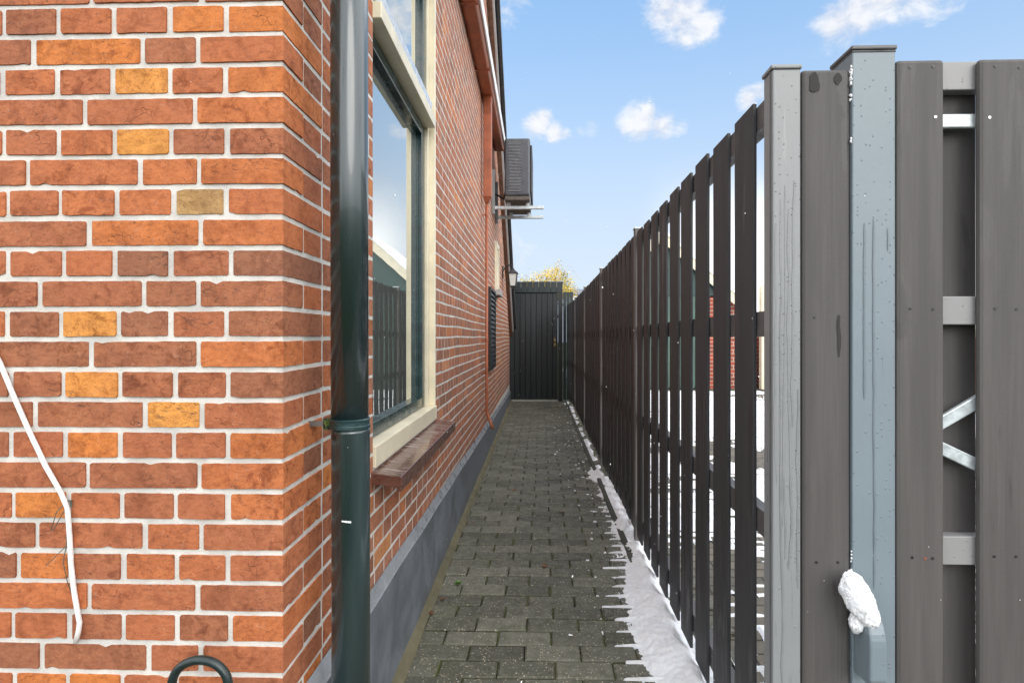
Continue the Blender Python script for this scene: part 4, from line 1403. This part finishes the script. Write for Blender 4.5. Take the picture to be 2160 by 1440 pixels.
# ------------------------------------------------------------------ shed and brick outbuilding in the yard
SY = 13.2
ap = at_y(1394, 492, SY)
rt = at_y(1532, 611, SY)
sl_ = (rt.z - ap.z) / (rt.x - ap.x)
hw = 2.05
shed = empty('gable_shed', (ap.x, SY, 0), 'dark green wooden shed with cream bargeboards behind the fence', 'shed')
def sroof(x): return ap.z - abs(x - ap.x) * abs(sl_)
zl_ = at_y(1450, 624, SY).z
xl_, xr2 = ap.x - 1.55, at_y(1497, 700, SY).x
m_ = MB(); m_.prism([(xl_, SY, zl_), (ap.x + 1.55, SY, zl_), (ap.x + 1.55, SY, sroof(ap.x + 1.55) - .02), (ap.x, SY, ap.z - .03), (xl_, SY, sroof(xl_) - .02)], (0, 3, 0)); m_.build('gable_wall', DARKGREEN, shed)
m_ = MB()
n = 16
for i in range(n):
    a, b = xl_ + .03 + (xr2 - xl_ - .03) * i / n, xl_ + .03 + (xr2 - xl_ - .03) * (i + 1) / n
    m_.box(a + .003, b - .003, SY + .01 + R.uniform(0, .006), SY + 2.9, .02, zl_ - .004)
m_.build('wall_boards', GREENWALL, shed)
for sgn in (-1, 1):
    m_ = MB()
    m_.prism([(ap.x, SY - .12, ap.z + .03), (ap.x + sgn * hw, SY - .12, ap.z + .03 - hw * abs(sl_)), (ap.x + sgn * hw, SY - .12, ap.z - .21 - hw * abs(sl_)), (ap.x, SY - .12, ap.z - .21)], (0, .035, 0))
    if sgn == -1: m_.prism([(ap.x - .12, SY - .15, ap.z - .06), (ap.x + .12, SY - .15, ap.z - .06), (ap.x, SY - .15, ap.z - .48)], (0, .028, 0))
    m_.build('bargeboard', CREAM, shed)
    m_ = MB()
    m_.prism([(ap.x, SY - .14, ap.z + .10), (ap.x + sgn * (hw + .05), SY - .14, ap.z + .10 - (hw + .05) * abs(sl_)), (ap.x + sgn * (hw + .05), SY - .14, ap.z + .035 - (hw + .05) * abs(sl_)), (ap.x, SY - .14, ap.z + .035)], (0, 3.3, 0))
    m_.build('roof_slope', SNOW, shed)


def far_brick():
    m, t, b, o = material('far_brickwork')
    v = t.n('ShaderNodeCombineXYZ', ins={0: t.math('ADD', t.n('ShaderNodeSeparateXYZ', ins={0: o}).outputs[0], t.n('ShaderNodeSeparateXYZ', ins={0: o}).outputs[1]), 1: t.n('ShaderNodeSeparateXYZ', ins={0: o}).outputs[2]})
    br = t.n('ShaderNodeTexBrick', ins={'Vector': v, 'Color1': (.36, .075, .04), 'Color2': (.22, .06, .04), 'Mortar': (.40, .35, .29), 'Scale': 1.0, 'Mortar Size': 0.008, 'Brick Width': 0.22, 'Row Height': 0.09})
    finish(t, b, br.outputs[0], .9, br.outputs[1], .004, .5)
    return m


FARB = far_brick()
ob0 = at_y(1498, 700, SY).x
ob = empty('brick_outbuilding', (ob0 + 2, SY, 0), 'low red brick outbuilding with a cream fascia behind the gate', 'outbuilding')
m_ = MB(); m_.box(ob0, at_y(1585, 700, SY).x, SY + .02, SY + 2.5, 0, zl_ - .03); m_.box(at_y(1612, 700, SY).x, at_y(2400, 700, SY).x, SY + .02, SY + 2.5, 0, EYE - .02); m_.build('wall', FARB, ob)
m_ = MB(); m_.box(at_y(1540, 700, SY).x, at_y(1590, 700, SY).x, SY + .0, SY + 2.4, zl_ - .029, zl_ + .16)
m_.box(at_y(1612, 700, SY).x, at_y(2400, 700, SY).x, SY - .05, SY + 2.55, EYE - .019, EYE + .17); m_.build('fascia', CREAM, ob)
m_ = MB(); m_.box(at_y(1596, 700, SY).x, at_y(1609, 700, SY).x, SY - .3, SY - .15, 0.02, at_y(1600, 604, SY).z); m_.build('corner_post', CREAM, ob)

# ------------------------------------------------------------------ autumn tree beyond the far gate
def leaf_mat():
    m, t, b, o = material('autumn_leaf')
    tint = t.n('ShaderNodeAttribute', attribute_name='tint').outputs['Fac']
    c = t.ramp(tint, [(0, (.16, .15, .03)), (.35, (.42, .34, .05)), (.7, (.72, .50, .06)), (1, (.74, .56, .16))])
    finish(t, b, c, .7, None, spec=.3)
    b.inputs['Transmission Weight'].default_value = 0.0
    return m


LEAF = leaf_mat()
BARK = plain('tree_bark', (.10, .075, .055), .9, .4, 20)
TY = 17.0
tree = empty('autumn_tree', (at_y(1160, 700, TY).x, TY, 0), 'yellow leaved tree showing above the far gate', 'tree')
tx = at_y(1160, 700, TY).x
m_ = MB()
m_.tube([(tx, TY, 0), (tx + .05, TY, 1.0), (tx, TY, 1.8)], [.09, .07, .05], 10)
tips = []
for px, py in ((1092, 592), (1110, 588), (1130, 580), (1150, 574), (1165, 566), (1178, 560), (1190, 572), (1200, 590), (1208, 606), (1172, 585), (1140, 592), (1120, 600), (1100, 606), (1185, 598), (1196, 612), (1155, 604)):
    e = at_y(px, py, TY + R.uniform(-.6, .6))
    mid = Vector((tx + (e.x - tx) * .45 + R.uniform(-.08, .08), TY, 1.6 + (e.z - 1.6) * .5))
    m_.tube([(tx, TY, 1.2 + R.uniform(0, .5)), mid, e], [.03, .016, .004], 6)
    tips.append((mid, e))
m_.build('trunk', BARK, tree, smooth=True)
m_ = MB()
for i in range(9000):
    mid, e = R.choice(tips)
    s_ = R.random() ** .6
    c_ = mid.lerp(e, .25 + .8 * s_) + Vector((R.gauss(0, .12), R.gauss(0, .25), R.gauss(-.03, .09)))
    if fbm(c_.x * 2.2, c_.y * 1.0, c_.z * 2.4 + 9) < -.12 and R.random() < .8: continue
    l = R.uniform(.025, .055)
    if c_.z > e.z - .05 and R.random() < .5: continue
    d = Vector((R.gauss(0, 1), R.gauss(0, 1), R.gauss(-.3, .8))).normalized()
    sd_ = d.cross(Vector((R.gauss(0, 1), R.gauss(0, 1), R.gauss(0, 1)))).normalized() * l * .36
    m_.add([c_, c_ + d * l * .5 + sd_, c_ + d * l, c_ + d * l * .5 - sd_], [(0, 1, 2, 3)], 0, min(1, max(0, .55 + .5 * fbm(c_.x * 2, c_.y, c_.z * 2) + R.gauss(0, .15))))
m_.build('crown', LEAF, tree)
# far low roof with snow, seen over the screen
hy = 24.0
ha, hb = at_y(1206, 610, hy), at_y(1300, 610, hy)
m_ = MB()
m_.box(ha.x, hb.x, hy, hy + 3, 0, at_y(1210, 622, hy).z)
fh = empty('flat_roof_garage', (ha.x, hy, 0), 'distant flat roofed garage glimpsed over the fence end', 'garage')
m_.build('wall', WHITEP, fh)
m_ = MB(); m_.box(ha.x - .05, hb.x, hy - .1, hy + 3, at_y(1210, 621.6, hy).z, at_y(1210, 610, hy).z); m_.build('roof', plain('blue_grey_roof', (.22, .26, .33), .5), fh)

# ------------------------------------------------------------------ falling snow: loose flakes in the air
m_ = MB()
for i in range(1300):
    y = 0.45 + 9.5 * R.random() ** .8
    px, py = R.uniform(0, 2160), R.uniform(-40, 1440)
    c_ = at_y(px, py, y)
    if c_.z < .05 or c_.x < wx(max(y, CORY)) + .06: continue
    if c_.y > 1.3 and c_.x > fxx(y) - .02: continue
    r = R.uniform(.0006, .0015) * (0.40 + .17 * y)
    d = Vector((R.gauss(.12, .16), R.gauss(0, .15), 1)).normalized()
    e1 = d.cross(Vector((0, 1, 0))).normalized()
    e2 = d.cross(e1)
    l = r * R.uniform(1.6, 3.2)
    vs = [c_ - d * l, c_ + e1 * r, c_ + e2 * r, c_ - e1 * r, c_ - e2 * r, c_ + d * l]
    m_.add(vs, [(0, 1, 2), (0, 2, 3), (0, 3, 4), (0, 4, 1), (5, 2, 1), (5, 3, 2), (5, 4, 3), (5, 1, 4)])
tag(m_.build('falling_snow', SNOW, smooth=True), 'wet snowflakes falling through the alley', 'snowfall', kind='stuff')
